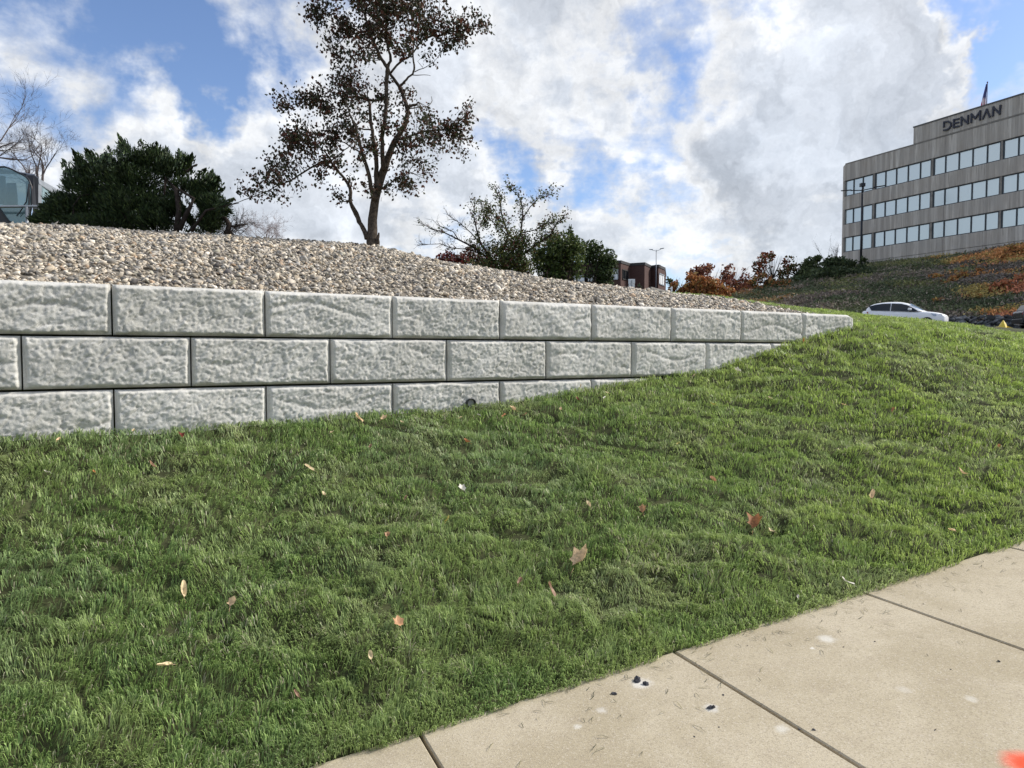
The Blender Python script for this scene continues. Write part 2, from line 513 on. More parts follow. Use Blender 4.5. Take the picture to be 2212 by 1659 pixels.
# ---------------------------------------------------------------- ground sheets
svals = np.concatenate([[-900, -300, -100, -40, -20, -12], np.arange(-9, 22, .16), [23, 25, 28, 33, 40, 60, 120, 400, 1500]])
dvals = np.concatenate([[-900, -300, -80, -30, -15, -9], np.arange(-6.9, .1, .14), [.13, .15, .28], np.arange(.45, 8.2, .18), [8.6, 9.2, 10, 12, 15, 20, 28, 40, 60, 90, 130, 200, 400, 1500]])
S_, D_ = np.meshgrid(svals, dvals)
X_, Y_ = from_sd(S_, D_)
Z_ = zg(X_, Y_)
nr, nc = S_.shape
idx = np.arange(nr * nc).reshape(nr, nc)
quads = np.stack([idx[:-1, :-1], idx[:-1, 1:], idx[1:, 1:], idx[1:, :-1]], -1).reshape(-1, 4)
lawn = np_mesh('lawn_soil', np.stack([X_, Y_, Z_ - np.where((D_ < 0) & (D_ > edge_d(S_)), .035, .012)], -1).reshape(-1, 3), [quads], M_turf, smooth=True)
tag(lawn, kind='structure')

# gravel bed ground under the stones
sv_ = np.arange(-9, 9.7, .2); tv = np.linspace(0, 1, 26)
ST, TT = np.meshgrid(sv_, tv)
DG = np.interp(ST, GS, GK) * np.interp(ST, CS, CD)
DD = .15 + TT * np.maximum(DG - .15, .01)
gx, gy = from_sd(ST, DD)
gz = zg(gx, gy) + .006
idx = np.arange(ST.size).reshape(ST.shape)
q = np.stack([idx[:-1, :-1], idx[:-1, 1:], idx[1:, 1:], idx[1:, :-1]], -1).reshape(-1, 4)
tag(np_mesh('gravel_soil', np.stack([gx, gy, gz], -1).reshape(-1, 3), [q], M_dirt, smooth=True), kind='structure')

# sidewalk: slabs with real joints, one structure
mb = MB()
WW = 2.3
for k in range(-5, 14):
    for (l0, l1, o0, o1) in ((k * SLAB + .009, (k + 1) * SLAB - .009, -.04, WW),):
        def W(l, o, dz=0):
            x = SA[0] + SE[0] * l - SJ[0] * o; y = SA[1] + SE[1] * l - SJ[1] * o
            return (x, y, walk_z(x, y) + dz)
        b_ = .006
        vs = [W(l0, o0, -.1), W(l1, o0, -.1), W(l1, o1, -.1), W(l0, o1, -.1),
              W(l0, o0, -b_), W(l1, o0, -b_), W(l1, o1, -b_), W(l0, o1, -b_),
              W(l0 + b_, o0 + b_), W(l1 - b_, o0 + b_), W(l1 - b_, o1 - b_), W(l0 + b_, o1 - b_)]
        fs = [(3, 2, 1, 0), (0, 1, 5, 4), (1, 2, 6, 5), (2, 3, 7, 6), (3, 0, 4, 7), (4, 5, 9, 8), (5, 6, 10, 9), (6, 7, 11, 10), (7, 4, 8, 11), (8, 9, 10, 11)]
        mb.add(vs, fs)
walk = mb.build('sidewalk', walk_material())
tag(walk, kind='structure')


# ---------------------------------------------------------------- retaining wall of rock-faced blocks
M_wall = wall_material()
wall = empty('retaining_wall', (P0[0], P0[1], -.632), math.atan2(WD[1], WD[0]))
tag(wall, 'grey retaining wall of three courses of rock-faced concrete blocks holding back the gravel bed', 'retaining wall')
WZ = -.632


def facets(a, b, seed):
    # tilted planar chips: each point takes the plane of its nearest jittered cell
    ia = np.floor(a).astype(np.int64) + 500; ib = np.floor(b).astype(np.int64) + 500
    best = np.full(a.shape, 9.0); out = np.zeros(a.shape)
    for da in (-1, 0, 1):
        for db in (-1, 0, 1):
            ja, jb = ia + da, ib + db
            ca_ = ja - 500 + _h(ja, jb, 1, seed); cb_ = jb - 500 + _h(ja, jb, 2, seed)
            dist = (a - ca_) ** 2 + (b - cb_) ** 2
            tx = _h(ja, jb, 3, seed) - .5; ty = _h(ja, jb, 4, seed) - .5; off_ = _h(ja, jb, 5, seed) - .5
            hh = tx * (a - ca_) + ty * (b - cb_) + off_ * .45
            m_ = dist < best
            best = np.where(m_, dist, best); out = np.where(m_, hh, out)
    return out


def block(s0, s1, z0, z1, seed, end=False, parent=wall):
    g = .006
    s0 += g; s1 -= g; z0 += g; z1 -= g
    res = .0095 if s0 < 4 else .0125
    nx = int((s1 - s0) / res); nz = int((z1 - z0) / res)
    u = np.linspace(0, 1, nx); v = np.linspace(0, 1, nz)
    U, V = np.meshgrid(u, v)
    S = s0 + U * (s1 - s0); Z = z0 + V * (z1 - z0)
    jx = (fbm(Z * 9, Z * 0 + seed, seed, 3) - .5) * .012; jz = (fbm(S * 7, S * 0 + seed, seed + 3, 3) - .5) * .014
    a, b = S - s0, s1 - S; c, d = Z - z0, z1 - Z
    e1 = np.minimum(a, b); e2 = np.minimum(c, d)
    wob = (fbm(S * 6, Z * 6, seed + 8, 3) - .5) * .04
    if end:
        e1 = np.minimum(a, b * .45)
        Z = Z - .07 * sst(S, s1 - .22, s1 + .02) ** 2 * V
    fx = sst(e1 + wob * .5, .006, .034); fz = sst(e2 + wob * .5, .003, .026)
    edge = fx * fz
    ox, oz = seed * 3.17, seed * 1.71
    dg = math.radians(-32)
    A = S * math.cos(dg) - Z * math.sin(dg) + ox; B = S * math.sin(dg) + Z * math.cos(dg) + oz
    wx = fbm(S * 5 + ox, Z * 5 + oz, seed + 30, 3) * 1.1
    r1 = 1 - np.abs(2 * fbm(A * 4.2 + wx, B * 8.5 + wx, seed + 40, 4) - 1)
    r2 = 1 - np.abs(2 * fbm(A * 12 + wx * 2, B * 22, seed + 50, 3) - 1)
    big = fbm(S * 2.4 + ox, Z * 3.6 + oz, seed + 60, 3)
    fine = fbm(S * 40 + ox, Z * 46, seed + 70, 3)
    r3 = 1 - np.abs(2 * fbm(A * 26 + wx * 3, B * 40, seed + 55, 3) - 1)
    w1_ = (fbm(S * 9, Z * 9, seed + 81, 2) - .5) * .9
    f1 = facets(A * 7 + w1_, B * 13 + w1_, seed + 90); f2 = facets(A * 17 + w1_ * 2, B * 30 - w1_, seed + 95)
    f3 = facets(A * 36 + w1_, B * 55 + w1_, seed + 97)
    h = .034 + .026 * (big - .5) + .009 * (r1 - .8) + .012 * f1 + .0100 * f2 + .0078 * f3 + .010 * (fine - .5)
    # one or two broad scalloped fractures
    sw = np.sin((S - s0) * 5.2 + seed) * .06 + z0 + (.16 + .14 * ((seed * 37) % 7) / 7)
    h = h - .011 * np.exp(-((Z - sw) / .022) ** 2) * sst(fbm(S * 1.7 + ox, Z * 0, seed, 2), .42, .6)
    Dp = .030 - edge * (h) - .004 * fx
    Sx = S + jx * (1 - fx) * 0; Zx = Z + jz * 0
    vv = np.stack([Sx, Dp, Zx - WZ], -1).reshape(-1, 3)
    idx = np.arange(nx * nz).reshape(nz, nx)
    qd = np.stack([idx[:-1, :-1], idx[:-1, 1:], idx[1:, 1:], idx[1:, :-1]], -1).reshape(-1, 4)
    # rim back to depth .6
    rim = np.concatenate([idx[0, :], idx[1:, -1], idx[-1, -2::-1], idx[-2:0:-1, 0]])
    back = vv[rim].copy(); back[:, 1] = .60
    o = len(vv); n = len(rim)
    vv = np.concatenate([vv, back])
    i = np.arange(n); j = (i + 1) % n
    side = np.stack([rim[j], rim[i], o + i, o + j], -1)
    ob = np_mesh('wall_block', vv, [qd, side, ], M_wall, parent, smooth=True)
    # flat sides, smooth face
    sm = np.ones(len(ob.data.polygons), bool); sm[len(qd):] = False
    ob.data.polygons.foreach_set('use_smooth', sm)
    return ob


LB = 1.1985
j1 = [.734 + LB * k for k in range(-3, 8)] + [S_END]
j2 = [.118 + LB * k for k in range(-2, 8)] + [9.72]
j3 = [.734 + LB * k for k in range(-3, 6)]
sd_ = 1
for js, z0, z1 in ((j1, .143, .565), (j2, -.288, .139), (j3, -.725, -.294)):
    for a_, b_ in zip(js[:-1], js[1:]):
        sd_ += 1
        block(a_, b_, z0, z1, sd_, end=(b_ == S_END))
# drain pipe end low in the bottom course
mb = MB()
r_ = ray(1015, 871); t_ = (P0 @ WN) / (r_[:2] @ WN); hp = r_ * t_
hs, hd = to_sd(hp[0], hp[1]); hz = hp[2] - WZ
n = 16; ro, ri = .052, .044
ring = []
for (rr, dd) in ((ro, -.045), (ro, .1), (ri, -.045), (ri, .04)):
    ring.append([(hs + rr * math.cos(2 * math.pi * k / n), dd, hz + rr * math.sin(2 * math.pi * k / n)) for k in range(n)])
vs = sum(ring, [])
fs = [(k, (k + 1) % n, n + (k + 1) % n, n + k) for k in range(n)] + [(k, (k + 1) % n, 2 * n + (k + 1) % n, 2 * n + k) for k in range(n)] \
    + [(2 * n + k, 2 * n + (k + 1) % n, 3 * n + (k + 1) % n, 3 * n + k) for k in range(n)] + [tuple(3 * n + k for k in range(n))]
mb.add(vs, fs)
dp = mb.build('drain_pipe', M_black, wall)
dp['label'] = 'black drain pipe end in the bottom course'

# ---------------------------------------------------------------- gravel: one mass of stones
ico_v = []
ph = (1 + 5 ** .5) / 2
for a_, b_ in ((-1, ph), (1, ph), (-1, -ph), (1, -ph)): ico_v.append((a_, b_, 0))
for a_, b_ in ((-1, ph), (1, ph), (-1, -ph), (1, -ph)): ico_v.append((0, a_, b_))
for a_, b_ in ((ph, -1), (ph, 1), (-ph, -1), (-ph, 1)): ico_v.append((a_, 0, b_))
ico_v = np.array(ico_v) / np.linalg.norm(ico_v[0])
ico_f = np.array([(0, 11, 5), (0, 5, 1), (0, 1, 7), (0, 7, 10), (0, 10, 11), (1, 5, 9), (5, 11, 4), (11, 10, 2), (10, 7, 6), (7, 1, 8),
                  (3, 9, 4), (3, 4, 2), (3, 2, 6), (3, 6, 8), (3, 8, 9), (4, 9, 5), (2, 4, 11), (6, 2, 10), (8, 6, 7), (9, 8, 1)])
# one subdivision for rounder stones
ed = {}; v2 = [tuple(v) for v in ico_v]; f2 = []


def mid(a, b):
    k = (min(a, b), max(a, b))
    if k not in ed:
        p = (np.array(v2[a]) + np.array(v2[b])) / 2; v2.append(tuple(p / np.linalg.norm(p))); ed[k] = len(v2) - 1
    return ed[k]


for (a, b, c) in ico_f:
    x, y, z = mid(a, b), mid(b, c), mid(c, a); f2 += [(a, x, z), (b, y, x), (c, z, y), (x, y, z)]
ico2_v = np.array(v2); ico2_f = np.array(f2)


def rand_rot(n):
    qn = rng.normal(size=(n, 4)); qn /= np.linalg.norm(qn, axis=1)[:, None]
    w_, x, y, z = qn.T
    return np.stack([1 - 2 * (y * y + z * z), 2 * (x * y - z * w_), 2 * (x * z + y * w_), 2 * (x * y + z * w_), 1 - 2 * (x * x + z * z), 2 * (y * z - x * w_),
                     2 * (x * z - y * w_), 2 * (y * z + x * w_), 1 - 2 * (x * x + y * y)], 1).reshape(n, 3, 3)


def stones(name, pos, size, cols, base_v, base_f, material, flat=.55, smooth=True, jit=.26, tilt=.35):
    n = len(pos); m = len(base_v)
    sc = np.stack([rng.uniform(.8, 1.25, n), rng.uniform(.6, 1.0, n), rng.uniform(flat - .18, flat + .18, n)], 1) * size[:, None]
    v = base_v[None] * (1 + rng.uniform(-jit, jit, (n, m, 1)))
    v = np.einsum('nij,nmj->nmi', rand_rot(n), v)
    v = v * sc[:, None, :]
    a = rng.uniform(0, 2 * np.pi, n); ca, sa = np.cos(a), np.sin(a)
    x = v[..., 0] * ca[:, None] - v[..., 1] * sa[:, None]; y = v[..., 0] * sa[:, None] + v[..., 1] * ca[:, None]; z = v[..., 2]
    tx = rng.normal(0, tilt, n)[:, None]; ty = rng.normal(0, tilt, n)[:, None]
    z = z + tx * x + ty * y
    V = np.stack([x, y, z], -1) + pos[:, None, :]
    fcs = (base_f[None] + (np.arange(n) * m)[:, None, None]).reshape(-1, 3)
    return np_mesh(name, V.reshape(-1, 3), [fcs], material, smooth=smooth, col=np.repeat(cols, m, 0))


NG = 54000
gs = rng.uniform(-3.5, 9.6, NG * 2); gt = rng.uniform(0, 1, NG * 2)
gdc = np.interp(gs, GS, GK) * np.interp(gs, CS, CD)
gd = .12 + gt * 5.4
ok = gd < gdc + rng.normal(0, .06, len(gs))
gs, gd = gs[ok][:NG], gd[ok][:NG]
x, y = from_sd(gs, gd)
zz = np.maximum(np.where(gd < .15, WALL_TOP - .05, zg(x, y)), np.where(gd < .5, WALL_TOP - .012, -9))
size = np.clip(rng.lognormal(math.log(.0195), .36, len(x)), .011, .056)
near = np.where(gd < .3, np.minimum(size, .022), size)
pos = np.stack([x, y, zz + near * .22 + rng.uniform(-.008, .018, len(x))], 1)
pal = np.array([(.50, .455, .38), (.58, .54, .47), (.40, .37, .32), (.32, .30, .27), (.46, .40, .31), (.66, .63, .57), (.22, .215, .20), (.36, .355, .34), (.42, .32, .23), (.105, .10, .10), (.36, .35, .29)])
pr = np.array([.18, .15, .15, .10, .10, .09, .07, .07, .03, .03, .03])
cols = pal[rng.choice(len(pal), len(x), p=pr)] * rng.uniform(.58, 1.28, (len(x), 1)) * [1.05, 1.0, .94]
gr = stones('gravel', pos, near, cols, ico_v, ico_f, M_stone, smooth=True, jit=.34)
tag(gr, 'tan and grey river gravel covering the bank above the block wall', 'gravel', kind='stuff')

# ---------------------------------------------------------------- grass
NB = 820000


def sample_lawn(n):
    az = rng.uniform(-.86, .84, n)
    # more blades near the camera, thinning with distance
    u = rng.uniform(0, 1, n)
    r = 1.35 + 14.5 * u ** 1.55
    x = r * np.sin(az); y = r * np.cos(az)
    return x, y, r


xs, ys, rs = sample_lawn(NB)
s, d = to_sd(xs, ys)
de = edge_d(s)
gk = np.interp(s, GS, GK) * np.interp(s, CS, CD)
edge_noise = (fbm(s * 3, s * 0, 77, 3) - .5) * .14
front = (d > de + .0 + edge_noise) & ((d < -.015) | (s > S_END - .02))
back = (d > np.maximum(gk, .32)) & (s < S_END) & (s > 5.0)
right_ok = (d < 6.5)
keep = (front & right_ok & (d < np.interp(s, CS, CD) + 1.0)) | (back & (d < np.interp(s, CS, CD) + 1.2))
keep &= ~((s > 10.1) & (s < 10.35) & (d > -.02) & (d < .6))
xs, ys, rs, s, d, de = xs[keep], ys[keep], rs[keep], s[keep], d[keep], de[keep]
n = len(xs)
zs = zg(xs, ys)
lean_dir = 2 * np.pi * (fbm(xs * 1.6, ys * 1.9, 21, 2) * 1.8 + fbm(xs * 8, ys * 9, 23, 2) * 1.5) + 1.6 + rng.normal(0, .7, n)
patch = fbm(xs * 1.6, ys * 1.9, 31, 3)
tuft = .45 * fbm(xs * 6, ys * 7, 41, 2) + .55 * fbm(xs * 15, ys * 17, 43, 2)
flatp = sst(fbm(xs * 1.3 + 5, ys * 1.7, 51, 3), .42, .62)
L = (.006 + .072 * tuft + rng.uniform(-.010, .022, n)) * (.72 + .5 * patch); L = np.maximum(L * .84, .012)
L *= 1 + .25 * sst(rs, 7, 14)
L = np.where((d > -.12) & (d < 0) & (s < S_END), L * 1.25, L)
lean = np.clip(1.0 + .45 * flatp + rng.normal(0, .28, n), .1, 1.4)
wid = (.0030 + .0018 * rng.uniform(0, 1, n)) * (1 + np.maximum(rs - 3, 0) * .16)
lean_dir = np.where(((d - de) < .10) & (d < 0), math.atan2(-SJ[1], -SJ[0]) + rng.normal(0, .9, n), lean_dir)
dx, dy = np.cos(lean_dir), np.sin(lean_dir)
px_, py_ = -dy, dx
tw = rng.normal(0, .5, n)
wx, wy = px_ * np.cos(tw) + dx * np.sin(tw) * .6, py_ * np.cos(tw) + dy * np.sin(tw) * .6
h1 = L * .55; a1 = lean * .80
m1x = dx * np.sin(a1) * h1; m1z = np.cos(a1) * h1
a2 = np.minimum(lean * 1.5, 1.75)
h2 = L * .5
m1 = np.stack([xs + m1x, ys + dy * np.sin(a1) * h1, zs + m1z], 1)
tip = m1 + np.stack([dx * np.sin(a2) * h2, dy * np.sin(a2) * h2, np.cos(a2) * h2], 1)
base = np.stack([xs, ys, zs - .022], 1)
Wv = np.stack([wx, wy, np.zeros(n)], 1) * wid[:, None] * .5
V = np.stack([base - Wv, base + Wv, m1 + Wv * .9, m1 - Wv * .9, tip], 1).reshape(-1, 3)
o = (np.arange(n) * 5)[:, None]
quad = o + np.array([[0, 1, 2, 3]]); tri = o + np.array([[3, 2, 4]])
c0 = np.array([.095, .165, .045]); c1 = np.array([.35, .47, .155]); c2 = np.array([.38, .43, .17]); c3 = np.array([.60, .57, .38]); c4 = np.array([.23, .31, .14])
k1 = (rng.uniform(0, 1, n) ** 1.3)[:, None]; pk = sst(patch, .35, .65)[:, None]
col = c0 * (1 - k1) + c1 * k1
col = col * (1 - .30 * pk) + c2 * .30 * pk
blu = sst(fbm(xs * .7 + 9, ys * .8, 61, 2), .45, .62)[:, None] * (1 - sst(xs, -1, 3))[:, None]
col = col * (1 - .45 * blu) + c4 * .45 * blu
yel = (sst(xs, -.5, 5) * .42)[:, None]
col = col * (1 - yel) + np.array([.40, .49, .09]) * yel
col = col * (1 - .0 * pk) + (np.array([.36, .40, .20]) - col) * (.45 * sst(flatp, .5, 1) * sst(fbm(xs * 1.1 + 3, ys * 1.3, 88, 3), .42, .62))[:, None]
dry = (rng.uniform(0, 1, n) < .03 + .10 * sst(fbm(xs * 2.2, ys * 2.8, 71, 2), .62, .8))[:, None]
col = np.where(dry, c3 * rng.uniform(.5, 1, (n, 1)), col)
col = np.minimum(col * rng.uniform(.65, 1.65, (n, 1)), .8)
gb = np_mesh('grass', V, [quad, tri], M_grass, smooth=False, col=np.repeat(col, 5, 0))
tag(gb, 'green fescue lawn sloping down from the block wall to the sidewalk', 'grass', kind='stuff')

# grass clippings on the sidewalk
nC = 260
l_ = rng.uniform(-1.3, 5, nC); o_ = np.abs(rng.exponential(.22, nC)); o_ = np.clip(o_, .01, 1.8)
cx_ = SA[0] + SE[0] * l_ - SJ[0] * o_; cy_ = SA[1] + SE[1] * l_ - SJ[1] * o_
an = rng.uniform(0, 2 * np.pi, nC); Lc = rng.uniform(.025, .09, nC); wc = .0018
a_ = np.stack([cx_, cy_, walk_z(cx_, cy_) + .003], 1)
dv = np.stack([np.cos(an), np.sin(an), 0 * an], 1); pv = np.stack([-np.sin(an), np.cos(an), 0 * an], 1)
mid_ = a_ + dv * Lc[:, None] * .5 + pv * (rng.uniform(-.008, .008, nC))[:, None] + [0, 0, .007]
end_ = a_ + dv * Lc[:, None]; end_[:, 2] = walk_z(end_[:, 0], end_[:, 1]) + .003
V = np.stack([a_ - pv * wc, a_ + pv * wc, mid_ + pv * wc, mid_ - pv * wc, end_], 1).reshape(-1, 3)
o = (np.arange(nC) * 5)[:, None]
cc = np.where(rng.uniform(0, 1, (nC, 1)) < .55, [[.10, .105, .07]], [[.30, .28, .17]])
tag(np_mesh('grass_clippings', V, [o + np.array([[0, 1, 2, 3]]), o + np.array([[3, 2, 4]])], M_grass, col=np.repeat(cc, 5, 0)),
    'dry grass clippings scattered on the tan sidewalk along the lawn edge', 'clippings', kind='stuff')

# ---------------------------------------------------------------- fallen leaves, each its own object
TAN = (.80, .56, .32); CREAM = (.74, .58, .34); BROWN = (.30, .17, .10); RUST = (.46, .20, .08); PINK = (.56, .31, .16); YEL = (.55, .46, .12); WHITE = (.70, .66, .56); ORANGE = (.55, .24, .07); DRED = (.20, .04, .025)


def leaf_mesh(kind, size, colr, seed):
    rr = random.Random(seed)
    if kind == 'maple':
        lobes = [(-150, .55), (-118, .78), (-98, .62), (-62, 1.0), (-35, .72), (0, 1.08), (32, .74), (60, .98), (98, .60), (122, .78), (152, .55)]
        out = [(0, -.42)] + [(math.sin(R(a)) * r_ * .55 * rr.uniform(.85, 1.1), math.cos(R(a)) * r_ * .55 * rr.uniform(.85, 1.1)) for a, r_ in lobes]
    elif kind == 'oval':
        out = [(math.sin(t) * .26, -math.cos(t) * .5) for t in [2 * math.pi * k / 12 for k in range(12)]]
    else:
        out = [(math.sin(t) * (.16 + .04 * rr.random()), -math.cos(t) * .5) for t in [2 * math.pi * k / 10 for k in range(10)]]
    n = len(out)
    # rings from the centre out so the blade can curl
    vs = [(0, 0)] + [(x * .5, y * .5) for x, y in out] + out
    curl = rr.uniform(1.2, 3.2); fold = rr.uniform(.3, 1.0); sg = rr.choice([-1, 1])
    V = []
    for x, y in vs:
        z = curl * .35 * y * y + fold * abs(x) + .05 * math.sin(9 * x + 7 * y + seed)
        V.append((x * size * (1 - .15 * fold), y * size, z * size))
    t_ = .0012
    m = len(V)
    fs = []
    for k in range(n):
        a, b = 1 + k, 1 + (k + 1) % n
        fs += [(0, a, b), (a, a + n, b + n, b)]
    me = MB(); me.v = V; me.f = fs
    # stem
    me.tube([(0, -.42 * size, .05 * size), (.05 * size, -.62 * size, .04 * size), (.12 * size, -.78 * size, .01 * size)], [.0012, .001, .0008], 4)
    return me


leaf_mats = {}


def leaf_mat(c):
    if c not in leaf_mats:
        leaf_mats[c] = mat('dry_leaf_%d' % len(leaf_mats), c, .6, var=.35, vscale=45, transl=.2)
    return leaf_mats[c]


LEAVES = [
    # px, py, size m, colour, kind, tilt, label
    (1256, 1222, .150, TAN, 'maple', 35, 'large tan maple leaf standing out in the middle of the lawn'),
    (1634, 1145, .125, RUST, 'maple', 40, 'large red-brown leaf lying right of the big tan maple leaf'),
    (1666, 1157, .06, CREAM, 'curl', 20, 'small cream curled leaf just beside the large red-brown leaf'),
    (396, 1292, .115, CREAM, 'curl', 60, 'pale tan folded leaf standing on edge in the lower left grass'),
    (503, 1322, .075, TAN, 'maple', 55, 'small tan leaf right of the pale folded leaf, lower left grass'),
    (392, 952, .075, DRED, 'maple', 20, 'dark red star-shaped leaf near the foot of the block wall'),
    (668, 1022, .11, CREAM, 'curl', 25, 'long pale leaf lying flat in the grass below the second wall joint'),
    (101, 1030, .045, WHITE, 'curl', 20, 'tiny white leaf scrap near the left edge of the lawn'),
    (204, 1029, .045, ORANGE, 'curl', 20, 'tiny orange leaf scrap near the left edge of the lawn'),
    (328, 1020, .08, BROWN, 'curl', 60, 'brown narrow leaf upright below the dark red star-shaped leaf'),
    (700, 1077, .07, CREAM, 'curl', 10, 'thin cream blade-like leaf below the long pale leaf'),
    (355, 1452, .09, CREAM, 'curl', 10, 'straw-coloured strip on the flattened grass at lower left'),
    (641, 1518, .05, BROWN, 'curl', 50, 'small brown leaf low in the grass near the sidewalk at left'),
    (127, 962, .05, TAN, 'oval', 25, 'small tan leaf under the leftmost bottom block'),
    (289, 941, .05, CREAM, 'oval', 15, 'small cream leaf touching the wall foot left of the dark red leaf'),
    (718, 943, .045, CREAM, 'oval', 15, 'small cream leaf near the wall foot, left of the tall folded tan leaf'),
    (998, 1066, .085, WHITE, 'maple', 35, 'white crumpled leaf in the mid lawn below the drain pipe'),
    (968, 1139, .06, YEL, 'oval', 50, 'yellow-green oval leaf below the white crumpled leaf'),
    (877, 1092, .05, BROWN, 'oval', 50, 'faint brown leaf sunk in grass left of the white crumpled leaf'),
    (837, 1167, .05, PINK, 'maple', 30, 'small pinkish leaf left of the yellow-green oval leaf'),
    (1008, 965, .07, RUST, 'oval', 20, 'rust and tan leaf lying below the drain pipe'),
    (801, 976, .06, BROWN, 'oval', 25, 'dull brown leaf left of the rust and tan leaf near the wall'),
    (1271, 1105, .065, CREAM, 'oval', 50, 'cream oval leaf left of the pink-red upright leaf'),
    (1389, 1117, .075, PINK, 'maple', 60, 'pink-red upright leaf up the slope from the large tan maple leaf'),
    (1123, 1268, .065, BROWN, 'oval', 30, 'brown curled leaf lower left of the large tan maple leaf'),
    (1190, 1290, .11, BROWN, 'curl', 75, 'thin brown leaf standing upright below the large tan maple leaf'),
    (860, 1359, .085, PINK, 'maple', 25, 'pink-red leaf on the edge of the dark grass hollow'),
    (801, 1435, .055, CREAM, 'oval', 60, 'cream leaf upright below the dark grass hollow'),
    (1465, 967, .045, YEL, 'oval', 30, 'small yellow leaf in the upper middle of the lawn'),
    (1883, 1080, .12, TAN, 'curl', 40, 'long tan curled leaf high on the right side of the lawn'),
    (2055, 1156, .08, TAN, 'curl', 10, 'tan strip-like leaf close to the far end of the sidewalk'),
    (1830, 1268, .095, WHITE, 'curl', 25, 'bright cream curled leaf at the sidewalk edge by a slab joint'),
    (1724, 1300, .035, WHITE, 'oval', 20, 'tiny cream leaf left of the bright curled leaf by the slab joint'),
    (1540, 1047, .085, PINK, 'oval', 25, 'pinkish tan leaf in the middle right of the lawn'),
    (2077, 1030, .10, TAN, 'curl', 40, 'tan curled leaf near the right border of the lawn'),
    (2158, 973, .06, ORANGE, 'oval', 25, 'orange leaf nearest the right border of the lawn'),
    (1929, 898, .07, RUST, 'oval', 50, 'rust leaf standing in grass to the lower right of the wall end'),
    (1594, 810, .10, WHITE, 'maple', 15, 'bright white scrap lying just below the second course'),
    (1499, 825, .065, CREAM, 'oval', 50, 'cream leaf left of the bright white scrap'),
    (1664, 869, .07, CREAM, 'curl', 15, 'cream strip lying lower right of the bright white scrap'),
    (1540, 882, .075, YEL, 'curl', 10, 'pale yellow leaf strip below the cream leaf near the second course'),
    (1735, 747, .08, ORANGE, 'curl', 70, 'orange tan leaf upright below the last wall block'),
    (1696, 773, .06, WHITE, 'curl', 15, 'white scrap in the shaded grass below the last wall blocks'),
    (1822, 883, .06, TAN, 'curl', 10, 'tan strip right of the cream strip on the upper lawn'),
    (773, 917, .12, TAN, 'curl', 60, 'tall folded tan leaf leaning by the foot of the wall'),
    (829, 915, .08, TAN, 'maple', 20, 'tan leaf next to the tall folded leaf by the wall foot'),
    (868, 921, .05, CREAM, 'oval', 10, 'pale flat leaf right of the two tan leaves by the wall foot'),
    (1108, 894, .08, TAN, 'maple', 25, 'tan lobed leaf up the slope right of the drain pipe'),
    (1089, 907, .07, RUST, 'oval', 20, 'reddish tan leaf just below the tan lobed leaf'),
    (1134, 905, .06, PINK, 'oval', 25, 'pinkish leaf at lower right of the tan lobed leaf'),
    (1034, 906, .055, WHITE, 'curl', 5, 'thin white strip left of the reddish tan leaf'),
    (1211, 893, .055, TAN, 'oval', 30, 'tan leaf alone right of the pinkish leaf'),
    (1255, 847, .055, CREAM, 'curl', 60, 'cream leaf leaning against the wall foot'),
    (1247, 871, .06, DRED, 'oval', 40, 'dark red leaf below the cream leaf leaning on the wall'),
    (1306, 868, .06, WHITE, 'oval', 15, 'white oval leaf below the lowest strip of wall'),
    (1311, 857, .05, CREAM, 'oval', 15, 'small cream leaf just above the white oval leaf'),
    (995, 912, .045, CREAM, 'oval', 15, 'tiny cream leaf below the drain pipe near the wall'),
]
for i, (px, py, sz, c, kd, tl, lab) in enumerate(LEAVES):
    p = hit(px, py)
    o = leaf_mesh(kd, sz * (1.25 if sz > .12 else .95), c, i + 3).build('fallen_leaf', leaf_mat(c), smooth=True)
    o.location = (p[0], p[1], p[2] + .024 + .004 * (p[1] - 3) + (.02 if tl > 45 else 0))
    o.rotation_euler = (R(tl * .7 + 8), R(random.uniform(-15, 15)), random.uniform(-1.2, 1.2) + (0 if kd != 'curl' else random.choice([0, 1.3])))
    tag(o, lab, 'leaf', 'fallen leaves on the lawn')

# tar crumbs on the sidewalk
M_tar = mat('tar', (.045, .045, .055), .7, var=.4, vscale=80, bump=.6, bscale=200)
CR = [(1376, 1472, .030, 'larger black tar clump on the sidewalk near the grass edge'),
      (1394, 1478, .022, 'smaller black tar clump right beside the larger one'),
      (1325, 1499, .018, 'dull dark crumb left of the pair of black tar clumps'),
      (1536, 1529, .022, 'grey crumb on a white scuff below the pair of tar clumps'),
      (1562, 1502, .008, None), (2158, 1429, .013, 'dark flat chip far across the sidewalk at right'), (1758, 1577, .012, 'dark crumb right of the long slab joint, low on the sidewalk'),
      (1726, 1576, .009, None), (1890, 1386, .007, None), (2054, 1446, .006, None), (2020, 1577, .009, None),
      (1615, 1395, .007, None), (1500, 1592, .007, None), (1553, 1571, .006, None), (1995, 1305, .007, None), (2033, 1316, .006, None), (1822, 1398, .006, None)]
for i, (px, py, r_, lab) in enumerate(CR):
    p = walk_hit(px, py)
    n = 3 if r_ > .015 else 1
    pos_ = np.array([[0, 0, 0]] + [[random.uniform(-1, 1) * r_ * .6, random.uniform(-1, 1) * r_ * .4, 0] for _ in range(n - 1)])
    o = stones('tar_crumb', pos_ + [0, 0, r_ * .2], np.full(n, r_ * .62), np.tile([.05, .05, .06], (n, 1)), ico2_v, ico2_f, M_tar, flat=.5, smooth=False)
    o.location = tuple(p)
    tag(o, lab or 'tiny dark crumb lying loose on the tan sidewalk', 'crumb', 'dark crumbs on the sidewalk')


